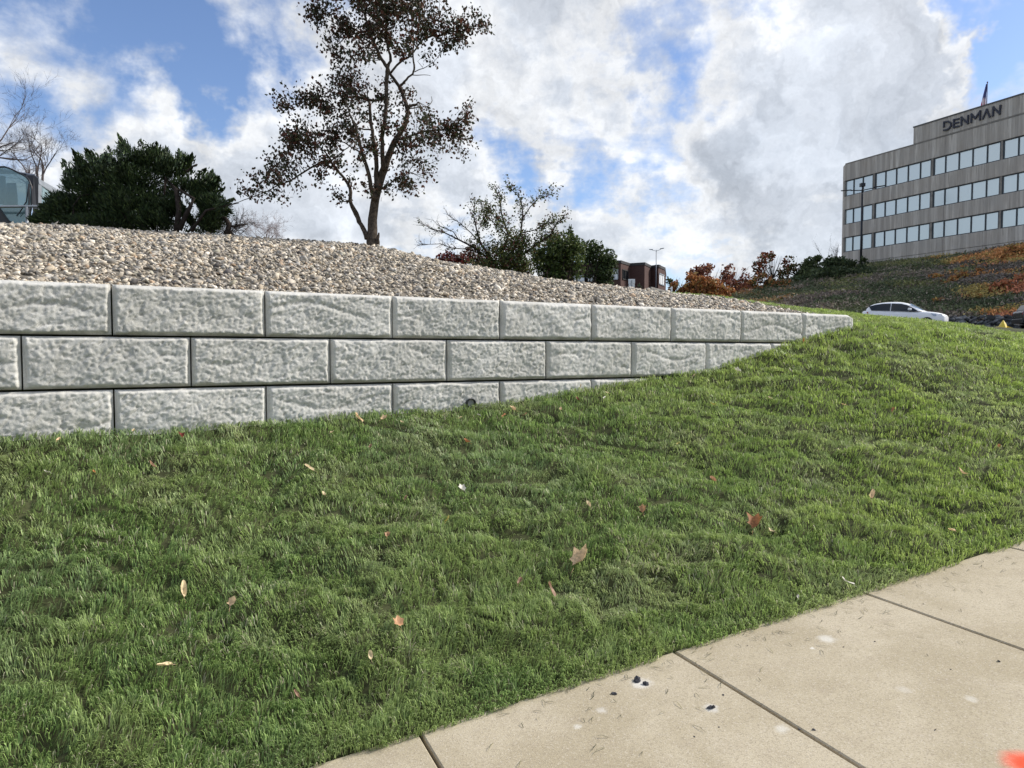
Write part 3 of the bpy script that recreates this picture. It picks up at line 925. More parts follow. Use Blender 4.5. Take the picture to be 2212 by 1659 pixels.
# ---------------------------------------------------------------- foliage machinery
def leaves_obj(name, pos, size, cols, parent=None, aspect=.6, up=None, upk=0.0, material=None):
    """many small folded leaf quads; up: preferred long-axis direction per leaf"""
    n = len(pos)
    ax = rng.normal(size=(n, 3))
    if up is not None: ax = ax * (1 - upk) + up * upk * 1.8
    ax /= np.linalg.norm(ax, axis=1)[:, None]
    ot = rng.normal(size=(n, 3)); ot -= ax * (ot * ax).sum(1)[:, None]; ot /= np.linalg.norm(ot, axis=1)[:, None]
    nn = np.cross(ax, ot)
    s = size[:, None]
    b = pos - ax * s * .5; t = pos + ax * s * .5
    l = pos + ot * s * aspect * .5 + nn * s * .10; r = pos - ot * s * aspect * .5 + nn * s * .10
    V = np.stack([b, l, t, r], 1).reshape(-1, 3)
    o = (np.arange(n) * 4)[:, None]
    return np_mesh(name, V, [o + np.array([[0, 1, 2]]), o + np.array([[0, 2, 3]])], material or M_leaf, parent, col=np.repeat(cols, 4, 0))


def pick(cols, n, lo=.65, hi=1.35):
    c = np.array([q[:3] for q in cols]); p = np.array([q[3] for q in cols]); p = p / p.sum()
    return c[rng.choice(len(c), n, p=p)] * rng.uniform(lo, hi, (n, 1))


def grow(mb, p, dirv, length, rad, depth, spread=.55, up=.12, nseg=4, kids=3, shrink=.68, sides=4, tips=None, wob=.16):
    """recursive branching into tubes"""
    pts = [np.array(p, float)]; d = np.array(dirv, float); d /= np.linalg.norm(d)
    for i in range(nseg):
        d = d + rng.normal(0, wob, 3) + np.array([0, 0, up]) * .5
        d /= np.linalg.norm(d)
        pts.append(pts[-1] + d * length / nseg)
    rads = np.linspace(rad, rad * .55, nseg + 1)
    mb.tube(pts, rads, sides, cap=False)
    if tips is not None: tips.append(pts[-1])
    if depth <= 0: return
    for k in range(kids):
        f = rng.uniform(.35, 1.0) if k else 1.0
        i = min(int(f * nseg), nseg)
        dd = d + rng.normal(0, spread, 3) + np.array([0, 0, up])
        grow(mb, pts[i], dd, length * shrink * rng.uniform(.7, 1.2), max(rads[i] * .62, .0025), depth - 1, spread, up, max(2, nseg - 1), kids, shrink, 3 if depth < 3 else sides, tips, wob)


# ---------------------------------------------------------------- the ornamental tree on the gravel crest
TY = 11.0


def tp(cx, cy, dy=0.0):       # enlarged-crop coordinates of the tree -> world
    return at((900 + cx / 1.659) * .5486, cy * .33067, TY + dy)


TRUNKS = [
    ([(940, 1625, 42), (938, 1590, 37), (940, 1500, 32), (945, 1400, 29), (957, 1300, 27), (985, 1200, 28), (1012, 1110, 26), (1050, 1000, 21), (1100, 900, 18), (1150, 820, 17), (1175, 740, 15), (1152, 650, 13), (1115, 560, 11), (1060, 490, 9), (1040, 440, 8)], .25),
    ([(1012, 1110, 17), (1005, 1000, 14), (1003, 900, 13), (1018, 800, 13), (1030, 700, 12), (1030, 600, 12), (1035, 480, 13), (1038, 440, 12), (1000, 390, 10), (960, 300, 9), (912, 200, 8), (900, 120, 7), (870, 50, 6), (850, -80, 5), (840, -300, 3)], -.2),
    ([(1040, 440, 11), (1062, 380, 9), (1036, 300, 7), (1025, 150, 6), (1020, 0, 5), (1035, -200, 4), (1020, -400, 2)], .3),
    ([(1060, 475, 8), (1120, 400, 7), (1200, 360, 6), (1240, 290, 5), (1290, 240, 5), (1400, 225, 4), (1500, 180, 3), (1650, 170, 2)], .5),
    ([(1125, 560, 8), (1160, 520, 7), (1205, 480, 6), (1216, 440, 6), (1203, 380, 5), (1210, 250, 4), (1190, 100, 3), (1220, -80, 2)], -.5),
    ([(957, 1300, 22), (935, 1250, 15), (925, 1180, 13), (900, 1080, 12), (870, 1000, 11), (850, 900, 9), (825, 820, 7), (790, 740, 5), (760, 650, 4)], -.4),
    ([(975, 1240, 20), (962, 1150, 15), (968, 1060, 14), (955, 980, 13), (940, 850, 11), (920, 740, 10), (925, 660, 9), (860, 640, 6), (800, 600, 5), (800, 520, 4), (822, 470, 3)], .4),
    ([(905, 1560, 18), (885, 1500, 15), (850, 1450, 13), (822, 1380, 12), (790, 1310, 12), (800, 1230, 11), (760, 1170, 9), (710, 1110, 8), (665, 1050, 8), (600, 1060, 6), (500, 1120, 6), (420, 1170, 5), (330, 1210, 4), (230, 1260, 3), (100, 1310, 2.5), (10, 1340, 1.8)], .35),
    ([(905, 1530, 11), (870, 1490, 10), (840, 1390, 8), (800, 1325, 7)], .1),
    ([(790, 1315, 9), (770, 1312, 8), (775, 1330, 5)], .1),
    ([(665, 1050, 6), (640, 1000, 5), (590, 960, 4), (520, 940, 3), (430, 900, 2)], -.3),
    ([(668, 1050, 5), (740, 1000, 4), (800, 950, 3), (830, 900, 2)], .3),
    ([(1095, 915, 9), (1180, 890, 7), (1300, 850, 6), (1400, 850, 5), (1480, 820, 4), (1540, 760, 3), (1570, 680, 2.5), (1600, 640, 1.5)], .5),
    ([(1160, 695, 9), (1190, 692, 9), (1225, 685, 8), (1240, 665, 3)], -.3),
    ([(1165, 715, 4), (1240, 700, 3.5), (1300, 695, 3), (1330, 670, 2.5), (1325, 630, 1.5)], .3),
    ([(1000, 1230, 5), (1080, 1180, 4), (1150, 1150, 3), (1220, 1060, 2.5), (1240, 1020, 2)], .4),
    ([(970, 1615, 16), (975, 1560, 11), (982, 1520, 5)], -.1),
    ([(1000, 650, 7), (930, 655, 8), (860, 640, 7)], -.3),
    ([(1200, 490, 3), (1280, 490, 2), (1320, 495, 1.2)], .2), ([(1215, 470, 3), (1300, 430, 2), (1350, 400, 1.4), (1385, 345, 1.2)], .3), ([(1270, 440, 2), (1235, 400, 1.3)], .3),
    ([(912, 200, 6), (780, 230, 4), (700, 300, 3), (640, 330, 2)], .4), ([(960, 300, 6), (860, 240, 4), (740, 180, 3), (600, 100, 2)], -.4),
    ([(940, 850, 6), (860, 840, 4), (760, 850, 3), (650, 830, 2)], -.5), ([(870, 1000, 6), (760, 930, 4), (640, 900, 3), (500, 860, 2)], .5),
    ([(800, 600, 4), (700, 620, 3), (560, 640, 2.5), (400, 690, 2)], -.2)]
k_m = .5486 / 1.659 * mpp(TY)      # metres per crop pixel at the tree
tree = empty('ornamental_tree', tp(938, 1612))
tag(tree, 'slender multi-stemmed tree with dark reddish-brown leaves on top of the gravel bank', 'tree')
tree_o = np.array(tree.location)
mb = MB(); bpts = []
for poly, dz in TRUNKS:
    m = len(poly)
    pts = []; rr = []
    for i, (cx, cy, r_) in enumerate(poly):
        f = i / (m - 1)
        h = max(0, (1250 - cy) / 1250)
        dyy = dz * (f if poly[0][1] > 1200 else f * 1.2) * (1 if m > 4 else .5)
        pts.append(tp(cx, cy, dyy) - tree_o); rr.append(r_ * k_m)
    # smooth path
    P = np.array(pts); T = np.linspace(0, m - 1, (m - 1) * 3 + 1)
    Pi = np.stack([np.interp(T, range(m), P[:, c]) for c in range(3)], 1)
    Pi[1:-1] = (Pi[:-2] + 2 * Pi[1:-1] + Pi[2:]) / 4
    Pi[1:-1] += rng.normal(0, .004, Pi[1:-1].shape)
    ri_ = np.interp(T, range(m), rr)
    mb.tube(Pi, ri_, 9 if rr[0] > .03 else 6)
    bpts += [(p, r) for p, r in zip(Pi, ri_)]
BLOBS = [(650, 90, 110, 80), (800, 60, 160, 120), (950, 120, 180, 150), (880, 250, 120, 80), (1100, 100, 170, 130), (1000, -50, 250, 100), (1300, 80, 170, 110), (1450, 200, 130, 110), (1600, 130, 110, 80), (1690, 190, 55, 55), (1500, 290, 50, 50),
         (760, 380, 90, 60), (640, 220, 70, 40), (630, 320, 60, 30), (850, 330, 80, 60), (480, 30, 60, 40), (1300, 350, 50, 40), (1120, 290, 80, 60), (1220, 200, 80, 80), (1000, 220, 100, 80), (700, 160, 90, 60), (560, 110, 40, 40),
         (800, 440, 120, 60), (570, 540, 70, 40), (340, 640, 60, 60), (400, 720, 80, 45), (520, 640, 100, 60), (650, 680, 130, 100), (780, 580, 110, 80), (800, 700, 120, 90), (900, 600, 80, 70), (1000, 600, 60, 60), (1170, 600, 50, 40), (1070, 680, 60, 80),
         (620, 830, 200, 90), (480, 900, 100, 70), (720, 900, 130, 80), (560, 960, 180, 80), (350, 880, 60, 30), (380, 1000, 110, 70), (280, 1060, 90, 60), (200, 1130, 80, 50), (120, 1200, 80, 45), (180, 1260, 90, 35), (330, 1140, 100, 60), (450, 1230, 40, 60),
         (560, 1150, 70, 50), (620, 1060, 110, 50), (780, 1060, 90, 60), (820, 1160, 60, 40), (900, 960, 70, 70), (980, 820, 60, 60), (1000, 960, 60, 60), (60, 1240, 50, 35), (300, 1290, 60, 15), (1080, 800, 70, 60), (700, 480, 60, 40),
         (1270, 760, 90, 50), (1350, 820, 110, 60), (1250, 900, 130, 70), (1180, 970, 110, 70), (1420, 900, 120, 70), (1530, 830, 80, 70), (1570, 740, 60, 60), (1595, 680, 40, 35), (1560, 950, 50, 60), (1530, 1050, 35, 40), (1400, 1000, 60, 50), (1270, 1040, 90, 50),
         (1310, 1150, 55, 60), (1200, 1160, 90, 50), (1130, 1230, 80, 40), (1200, 1270, 50, 25), (1040, 1250, 30, 20), (1110, 1090, 60, 40), (900, 1240, 30, 20), (700, 1250, 20, 10), (1140, 360, 30, 20),
         (900, -200, 220, 110), (1050, -350, 200, 120), (1250, -150, 180, 100), (700, -120, 130, 80), (950, -480, 130, 80)]
bp = np.array([p for p, r in bpts]); br_ = np.array([r for p, r in bpts])
LP, LS, LC = [], [], []
SPARSE = {(340, 640), (570, 540), (640, 220), (630, 320), (480, 30), (350, 880), (450, 1230), (60, 1240), (1530, 1050), (1310, 1150), (1130, 1230), (1110, 1090), (820, 1160), (780, 1060), (1595, 680), (800, 440), (120, 1200), (180, 1260), (1270, 1040), (1270, 760)}
for (cx, cy, rx, ry) in BLOBS:
    dep = rng.normal(0, .28)
    c = tp(cx, cy, dep) - tree_o
    rxm, rym = rx * k_m, ry * k_m
    ntw = max(3, int(rx * ry / 700))
    for _ in range(ntw):
        a = rng.uniform(0, 2 * np.pi); rr = rng.uniform(.15, 1) ** .6
        tgt = c + np.array([math.cos(a) * rr * rxm, rng.normal(0, .45) * max(rxm, rym), math.sin(a) * rr * rym])
        dd = np.linalg.norm(bp - tgt, axis=1) + (br_ > .06) * .15
        j = int(np.argmin(dd)); src = bp[j]
        mid_p = src * .45 + tgt * .55 + rng.normal(0, .04, 3)
        mb.tube([src, mid_p, tgt], [min(.009, br_[j] * .6), .005, .0025], 3, cap=False)
        nl = int(rng.poisson(12 if (cx, cy) in SPARSE else 24))
        f = rng.uniform(.35, 1.08, nl)[:, None]
        pp = np.where(f < .5, src + (mid_p - src) * f * 2, mid_p + (tgt - mid_p) * (f * 2 - 1)) + rng.normal(0, .056, (nl, 3))
        LP.append(pp)
mb.build('trunk', M_bark, tree, smooth=True)
LP = np.concatenate(LP); nL = len(LP)
LCc = pick([(.045, .052, .022, .36), (.11, .042, .026, .26), (.075, .048, .028, .24), (.032, .035, .02, .14)], nL)
dn = np.zeros((nL, 3)); dn[:, 2] = -1
leaves_obj('crown', LP, rng.uniform(.036, .068, nL), LCc, tree, aspect=.72, up=dn, upk=.35)
print('tree leaves', nL)


# ---------------------------------------------------------------- blob plants
def plant(name, label, cat, base, blobs, Y, pal, leaf, dens=1.0, stems=4, group=None, aspect=.6, upk=.0, updir=(0, 0, 1), depthk=.8, bark=None, conv=lambda x, y: (x, y), stem_r=.03, twiggy=True, shell=.0, grow_k=1.22, onhill=False):
    if onhill: Y = min(Y, hill_Y(*conv(*base)) + .3)
    Y0 = Y
    b = at(*conv(*base), Y); b[2] = min(b[2], float(zg(b[0], b[1], False)) + 0 * b[2]) if Y < 30 else b[2]
    root = empty(name, b)
    tag(root, label, cat, group)
    mbs = MB(); P = []; C0 = []; D_ = []
    for bl in blobs:
        cx, cy, rx, ry = bl[:4]
        x0, y0 = conv(cx, cy)
        Y = min(Y0, hill_Y(x0, y0 + abs(conv(cx, cy + ry)[1] - y0) * .8) - .4) if onhill else Y0
        x1, _ = conv(cx + rx, cy); _, y1 = conv(cx, cy + ry)
        k = mpp(Y); rxm, rym = abs(x1 - x0) * k, abs(y1 - y0) * k
        rxm *= grow_k; rym *= grow_k; c = at(x0, y0, Y + rng.normal(0, .2) * max(rxm, rym)) - b
        n = int(dens * (rxm * rym * 3.14 + .1 * rxm * rxm) / (leaf * leaf * aspect * .5) * 3.6)
        v = rng.normal(size=(n, 3)); v /= np.linalg.norm(v, axis=1)[:, None]
        lump = .72 + .5 * fbm(v[:, 0] * 2.2 + cx, v[:, 2] * 2.2 + v[:, 1] * 1.7 + cy, int(abs(cx)) % 97, 3)
        r = rng.uniform(shell, 1, n) ** (1 / 2.4) * lump
        p = c + v * r[:, None] * np.array([rxm, max(rxm, rym) * depthk, rym])
        # gather into clumps with gaps
        q = fbm(p[:, 0] * 1.7 / leaf * .12 + 7, p[:, 2] * 1.7 / leaf * .12 + p[:, 1] * .8 / leaf * .1, 13, 2)
        p = p[q > .31]
        P.append(p)
        u = p - c; u[:, 2] += rym * .3; D_.append(u / (np.linalg.norm(u, axis=1)[:, None] + 1e-6))
        for _ in range(stems):
            tgt = c + rng.normal(0, .5, 3) * [rxm, rxm * .6, rym]
            m_ = tgt * .5 + rng.normal(0, .12, 3) * rxm; m_[2] = abs(m_[2])
            mbs.tube([rng.normal(0, stem_r, 3) * [1, 1, 0], m_, tgt], [stem_r, stem_r * .6, stem_r * .2], 5, cap=False)
    P = np.concatenate(P); D_ = np.concatenate(D_); n = len(P)
    mbs.build('trunk', bark or M_darkbark, root, smooth=True)
    if upk: up = D_ * .6 + np.array(updir) * .7
    else: up = None
    leaves_obj('crown', P, rng.uniform(.7, 1.35, n) * leaf, pick(pal, n), root, aspect, up, upk)
    return root


def cv1(x, y): return x / 1.7015 * .5486, (300 + y / 1.7015) * .5486
def cv3(x, y): return (1600 + x / 1.8433) * .5486, (700 + y / 1.8433) * .5486
def cv4(x, y): return (2500 + x / 2.458) * .5486, (850 + y / 2.458) * .5486
def cv6(x, y): return (3232 + x / 2.765) * .5486, (900 + y / 2.765) * .5486


JUN = [(.038, .066, .024, .5), (.075, .11, .034, .3), (.028, .042, .02, .2)]
jb = [(910, 540, 110, 80), (860, 470, 50, 50), (1010, 560, 130, 80), (720, 620, 130, 80), (560, 630, 60, 60), (520, 560, 25, 40), (860, 700, 220, 120), (600, 760, 160, 100), (480, 680, 40, 60), (420, 850, 110, 70), (340, 900, 60, 60), (600, 900, 240, 110), (900, 870, 240, 130),
      (1150, 620, 120, 70), (1240, 570, 40, 50), (1230, 760, 120, 80), (1380, 740, 80, 70), (1430, 700, 35, 40), (1430, 850, 90, 60), (1180, 900, 160, 110), (1080, 980, 180, 80), (700, 990, 250, 60), (380, 960, 100, 50), (1320, 980, 110, 60), (1290, 880, 110, 80), (1270, 1000, 110, 70), (1230, 930, 90, 90), (1360, 1000, 110, 60), (1420, 950, 120, 60), (1330, 820, 80, 60), (250, 960, 60, 40)]
jun = plant('juniper_shrub', 'wide dark green spiky juniper sprawling on the gravel crest beside the excavator cab', 'shrub', (1150, 1050), jb, 11.3, JUN, .075, dens=1.3, stems=2, aspect=.22, upk=.62, updir=(-.25, 0, .8), conv=cv1, stem_r=.010, grow_k=1.12)
# spiky plumes and bare limbs of the juniper
mb = MB(); bj = np.array(jun.location)
for poly in ([(1180, 1040, .05), (1200, 900, .045), (1180, 760, .035), (1110, 680, .03), (1100, 800, .015)], [(1200, 1030, .05), (1260, 900, .035), (1300, 820, .02), (1200, 760, .02)], [(1250, 640, .02), (1290, 605, .015), (1320, 590, .012)], [(1280, 1040, .03), (1380, 900, .02), (1500, 870, .012), (1600, 850, .006)],
             [(500, 1000, .012), (490, 870, .012), (540, 800, .009), (600, 790, .005)], [(400, 1000, .01), (470, 960, .009), (490, 900, .005)]):
    mb = MB(); mb.tube([at(*cv1(a, b), 11.05) - bj for a, b, r in poly], [r for a, b, r in poly], 6)
    mb.build('bare_limb', M_darkbark, jun, smooth=True)
PP, UU = [], []
for (a, b, dx_, dy_) in ((860, 500, -60, -95), (960, 490, -20, -55), (560, 600, -65, -95), (640, 600, -60, -80), (740, 560, -10, -80), (470, 640, -40, -70), (480, 760, -50, -50), (1030, 500, 20, -50), (1100, 540, 10, -50), (1200, 560, 0, -55), (1260, 590, 25, -60), (1330, 680, 40, -50), (1400, 680, 20, -40), (1450, 740, 15, -60), (1440, 800, 60, -50),
                     (1490, 870, 60, -40), (400, 830, -60, -20), (340, 880, -70, -10), (700, 580, 10, -60), (1500, 900, 40, 10), (620, 540, -30, -40), (820, 540, -20, -90), (300, 930, -50, -20)):
    p0 = at(*cv1(a, b), 11.2 + rng.normal(0, .2)) - bj; p1 = at(*cv1(a + dx_, b + dy_), 11.2) - bj
    for f in rng.uniform(-.3, 1.15, 110):
        PP.append(p0 + (p1 - p0) * f + rng.normal(0, .05 * (1.15 - max(f, 0)), 3)); UU.append((p1 - p0) / np.linalg.norm(p1 - p0))
PP = np.array(PP); UU = np.array(UU)
leaves_obj('plume', PP, rng.uniform(.06, .13, len(PP)), pick(JUN, len(PP)), jun, .26, UU, .75)

# dead snag beside the juniper
b = at(*cv1(1510, 1085), 11.4)
sn = empty('dead_snag', b)
tag(sn, 'dead dark branch stump arching out of the gravel right of the juniper', 'snag')
mb = MB()
for poly in ([(1500, 1090, .05), (1530, 1030, .045), (1535, 990, .04), (1510, 955, .035), (1470, 950, .03)], [(1530, 1040, .03), (1570, 1070, .02), (1620, 1080, .01)], [(1535, 1010, .02), (1600, 1000, .015), (1660, 990, .01)]):
    mb.tube([at(*cv1(a, q), 11.3) - b for a, q, r in poly], [r for a, q, r in poly], 7)
mb.build('limb', M_darkbark, sn, smooth=True)
mb = MB()
for i in range(34):
    st = at(*cv1(rng.uniform(1380, 1600), rng.uniform(1010, 1085)), 11.4 + rng.normal(0, .2)) - b
    grow(mb, st, (rng.normal(.5, .5), rng.normal(0, .4), rng.uniform(.1, .8)), .22, .006, 2, .6, .0, 3, 3, .7, 3)
mb.build('twig', M_darkbark, sn)['kind'] = 'stuff'


# bare trees
def bare(name, label, base, Y, trunks, L, r, depth, kids, spread, up, m, group='leafless trees beyond the bank', nseg=4, wob=.13):
    b = at(base[0], base[1], Y)
    root = empty(name, b); tag(root, label, 'tree', group)
    mb = MB()
    for (dx_, dz_) in trunks:
        grow(mb, (0, 0, 0), (dx_, rng.normal(0, .2), dz_), L, r, depth, spread, up, nseg, kids, .70, 5, None, wob)
    mb.build('branches', m, root)
    return root


M_pinktwig = mat('pale_twig', (.30, .24, .23), .9, spec=.1)
bare('bare_tree', 'grey leafless tree rising behind the excavator cab, left of the juniper', (84, 440), 26, [(.15, 1), (.55, .9), (-.35, 1)], 1.35, .06, 6, 3, .50, .12, M_twig)
bare('bare_tree', 'tall leafless tree cut by the left border above the excavator cab', (-75, 400), 24, [(.3, .9), (.8, .7), (.05, 1)], 1.55, .075, 6, 3, .48, .10, M_twig)
bare('bare_tree', 'small pale leafless tree between the juniper and the tall tree', (572, 545), 38, [(.0, 1), (1.1, .8), (-1.1, .8), (.5, 1), (-.4, 1)], 1.0, .035, 6, 3, .55, .10, M_pinktwig)
bare('bare_tree', 'thin leafless tree beside the left corner of the office building', (1800, 590), 98, [(.1, 1), (-.5, .8), (.3, .9)], 2.4, .09, 4, 3, .55, .10, M_twig)

# crabapple behind the gravel
b = at(*cv3(705, 720), 15.5); b[2] -= .1
cr = empty('crabapple_tree', b); tag(cr, 'half-bare spreading crabapple with few leaves rising behind the gravel bank', 'tree')
mb = MB(); tips = []
for poly in ([(690, 690), (640, 620), (560, 560), (480, 500), (380, 450), (280, 400), (180, 370), (130, 340)], [(560, 560), (450, 520), (330, 510), (250, 480), (100, 485)], [(690, 690), (620, 590), (540, 480), (510, 380), (490, 280), (495, 190)],
             [(540, 480), (470, 400), (390, 330), (300, 270)], [(700, 690), (690, 560), (740, 420), (690, 260), (680, 160), (650, 90)], [(700, 690), (760, 560), (830, 400), (845, 260), (830, 150), (740, 60)], [(840, 300), (900, 210), (960, 150), (1030, 125)],
             [(720, 690), (840, 560), (950, 480), (1040, 420), (1100, 320), (1130, 300)], [(830, 400), (930, 380), (1020, 330), (1080, 330)], [(690, 690), (600, 640), (520, 640), (420, 600), (340, 560)], [(380, 450), (340, 390), (220, 340)], [(740, 420), (640, 330), (560, 250), (545, 190)]):
    d0 = rng.normal(0, .7)
    pts = [at(*cv3(a, q), 15.5 + d0 * i / len(poly)) - b for i, (a, q) in enumerate(poly)]
    r0 = .036 if poly[0][1] > 650 else .014
    rr = np.linspace(r0, .005, len(pts))
    mb.tube(pts, rr, 5)
    for i in range(2, len(pts)):
        for _ in range(8):
            f = rng.uniform(0, 1); p = pts[i - 1] * (1 - f) + pts[i] * f
            dd = (pts[i] - pts[i - 1]) / np.linalg.norm(pts[i] - pts[i - 1])
            grow(mb, p, dd + rng.normal(0, .5, 3), rng.uniform(.07, .17), .006, 2, .5, .12, 3, 2, .7, 3, tips, .12)
mb.build('trunk', M_darkbark, cr, smooth=True)
tips = np.array(tips)
wx_ = (tips + b); scr = CX + F * wx_[:, 0] / wx_[:, 1]
keepp = rng.uniform(0, 1, len(tips)) < np.interp(scr, [900, 1010, 1030, 1180, 1210], [.04, .05, .45, .5, .25])
tl_ = np.repeat(tips[keepp], 4, 0) + rng.normal(0, .05, (keepp.sum() * 4, 3))
lowP = []
for (cx, cy, rx, ry, nn_) in ((780, 560, 120, 90, 1500), (650, 520, 90, 70, 600), (850, 470, 70, 70, 380), (600, 620, 90, 50, 500), (700, 380, 90, 90, 260), (600, 230, 50, 40, 240), (830, 640, 80, 50, 900), (570, 320, 40, 60, 200), (800, 480, 80, 80, 700), (720, 620, 120, 60, 900), (1000, 420, 90, 70, 300), (660, 300, 50, 60, 200)):
    c = at(*cv3(cx, cy), 15.4) - b; k = .5486 / 1.8433 * mpp(15.4)
    lowP.append(c + rng.normal(0, .5, (nn_, 3)) * [rx * k, rx * k, ry * k])
tl_ = np.concatenate([tl_] + lowP)
leaves_obj('crown', tl_, rng.uniform(.032, .065, len(tl_)), pick([(.09, .125, .035, .45), (.16, .155, .05, .2), (.12, .04, .03, .15), (.03, .035, .015, .2)], len(tl_)), cr, .7)

RED = [(.16, .028, .025, .5), (.10, .022, .018, .3), (.20, .07, .03, .2)]
plant('red_shrub', 'low deep red shrub at the left foot of the half-bare crabapple', 'shrub', (330, 660), [(300, 590, 70, 45), (400, 600, 60, 40), (240, 610, 30, 20)], 17, RED, .07, dens=1.0, conv=cv3)
plant('red_shrub', 'dull brownish red shrub behind the base of the half-bare crabapple', 'shrub', (520, 660), [(470, 560, 70, 60), (540, 620, 70, 50), (850, 690, 70, 30)], 17.5, [(.12, .05, .03, .5), (.07, .035, .02, .5)], .07, dens=.8, conv=cv3)
GRN = [(.075, .115, .030, .45), (.13, .16, .045, .30), (.045, .06, .022, .25)]
plant('leafy_tree', 'dense olive green tree right beside the crabapple behind the gravel', 'tree', (1110, 760), [(1130, 480, 130, 70), (1060, 540, 130, 80), (1170, 580, 110, 90), (1180, 690, 90, 70), (1000, 620, 90, 90), (1215, 500, 50, 60), (1190, 390, 15, 40), (960, 540, 50, 60), (1100, 690, 60, 50)], 17.5, GRN, .075, dens=.85, conv=cv3, grow_k=1.3, group='green trees in front of the brick building')
plant('leafy_tree', 'rounder dark green tree hiding the left part of the brick building', 'tree', (1300, 770), [(1340, 500, 70, 40), (1320, 560, 100, 60), (1420, 580, 90, 60), (1450, 660, 70, 70), (1390, 700, 100, 50), (1470, 610, 50, 50), (1440, 750, 60, 30)], 19, [(.055, .085, .028, .55), (.095, .125, .04, .25), (.035, .048, .02, .2)], .075, dens=.8, grow_k=1.32, conv=cv3, group='green trees in front of the brick building')
plant('green_bush', 'small grey-green bush beyond the right end of the brick building', 'shrub', (1925, 800), [(1920, 750, 35, 35), (1950, 770, 30, 30)], 92, [(.10, .13, .05, 1)], .35, dens=.8, conv=cv3)
plant('green_bush', 'tiny dark shrub against the brick wall above the low concrete wall', 'shrub', (1695, 810), [(1692, 790, 12, 22)], 75, [(.05, .08, .04, 1)], .18, dens=.9, conv=cv3)

# ---------------------------------------------------------------- excavator beyond the bank
EY = 14.0
def ex(cx, cy, Y=EY): return at(cx * .10583, 329.2 + cy * .10583, Y)
eb = ex(200, 2300); eb[2] = float(zg(eb[0], eb[1], False))
exc = empty('excavator', eb)
tag(exc, 'parked excavator with curved glass cab showing above the gravel at the left border', 'excavator')


def cabglass():
    m = bpy.data.materials.new('cab_glass'); m.use_nodes = True
    t = NT(m.node_tree); b = t.n['Principled BSDF']
    b.inputs['Base Color'].default_value = (.26, .38, .40, 1); b.inputs['Roughness'].default_value = .08
    b.inputs['Metallic'].default_value = .25; b.inputs['Specular IOR Level'].default_value = .9
    tr = t.new('ShaderNodeBsdfTransparent'); tr.inputs[0].default_value = (.75, .86, .86, 1)
    ms = t.new('ShaderNodeMixShader'); ms.inputs[0].default_value = .45
    out = t.n['Material Output']
    t.link(b.outputs[0], ms.inputs[1]); t.link(tr.outputs[0], ms.inputs[2]); t.link(ms.outputs[0], out.inputs[0])
    return m


M_cabglass = cabglass()
outl = [(-420, 420), (-250, 330), (0, 300), (100, 295), (220, 335), (350, 400), (450, 450), (540, 500), (600, 570), (640, 680), (655, 800), (658, 1000), (645, 1150), (610, 1300), (540, 1420), (450, 1470), (400, 1475), (280, 1460), (180, 1400), (100, 1300), (0, 1150), (-150, 1130), (-420, 1130)]
pts = [ex(a, c) - eb for a, c in outl]
mb = MB()
n = len(pts)
mb.add([p for p in pts] + [p + np.array([0, .012, 0]) for p in pts], [tuple(range(n)), tuple(range(2 * n - 1, n - 1, -1))] + [(i, (i + 1) % n, n + (i + 1) % n, n + i) for i in range(n)])
mb.build('windshield', M_cabglass, exc)
mb = MB(); mb.tube([p + np.array([0, -.01, 0]) for p in pts + [pts[0]]], .016, 6); 
mb.build('windshield_frame', M_black, exc, smooth=True)
# cab body: dark pillar, roof, side wall with window
def P_(a, c, Y): return ex(a, c, Y) - eb
mb = MB()
def slab(pl, th):
    pl = [np.array(p) for p in pl]; nrm = np.cross(pl[1] - pl[0], pl[2] - pl[0]); nrm /= np.linalg.norm(nrm)
    n = len(pl); mb.add(pl + [p + nrm * th for p in pl], [tuple(range(n)), tuple(range(2 * n - 1, n - 1, -1))] + [(i, (i + 1) % n, n + (i + 1) % n, n + i) for i in range(n)])
slab([P_(530, 465, 14.1), P_(690, 465, 14.15), P_(780, 530, 14.2), P_(780, 1560, 14.2), P_(600, 1560, 14.1), P_(668, 1200, 14.1), P_(668, 700, 14.1)], .06)
slab([P_(-420, 430, 14.2), P_(0, 330, 14.2), P_(540, 480, 14.2), P_(700, 470, 14.2), P_(700, 440, 16), P_(-420, 400, 16)], .03)
slab([P_(-420, 1300, 15.4), P_(640, 1300, 15.4), P_(640, 600, 15.4), P_(560, 600, 15.4), P_(560, 1100, 15.4), P_(-420, 1100, 15.4)], .05)
slab([P_(-420, 1125, 14.9), P_(560, 1125, 14.9), P_(620, 1600, 14.9), P_(-420, 1600, 14.9)], .05)
mb.build('cab_body', M_black, exc)
mb = MB()
slab([P_(785, 530, 14.22), P_(1150, 740, 15.6), P_(1190, 830, 15.7), P_(1190, 900, 15.7), P_(800, 640, 14.22)], .04)
slab([P_(785, 600, 14.22), P_(850, 650, 14.4), P_(850, 1060, 14.4), P_(785, 1030, 14.22)], .04)
slab([P_(785, 1060, 14.22), P_(1190, 1080, 15.7), P_(1190, 1560, 15.7), P_(785, 1560, 14.22)], .04)
slab([P_(1110, 760, 15.5), P_(1190, 830, 15.7), P_(1190, 1080, 15.7), P_(1110, 1080, 15.5)], .04)
mb.build('side_panel', M_greymetal, exc)
mb = MB()
slab([P_(850, 650, 14.42), P_(1110, 800, 15.52), P_(1110, 1080, 15.52), P_(850, 1060, 14.42)], .01)
mb.build('side_window', M_cabglass, exc)
mb = MB()
mb.tube([P_(-420, 1108, 13.7), P_(0, 1108, 13.7), P_(860, 1100, 13.8), P_(900, 1120, 13.8)], .026, 8); mb.tube([P_(552, 1110, 13.75), P_(552, 1900, 13.75)], .03, 8)
mb.build('handrail', M_greymetal, exc, smooth=True)
mb = MB()
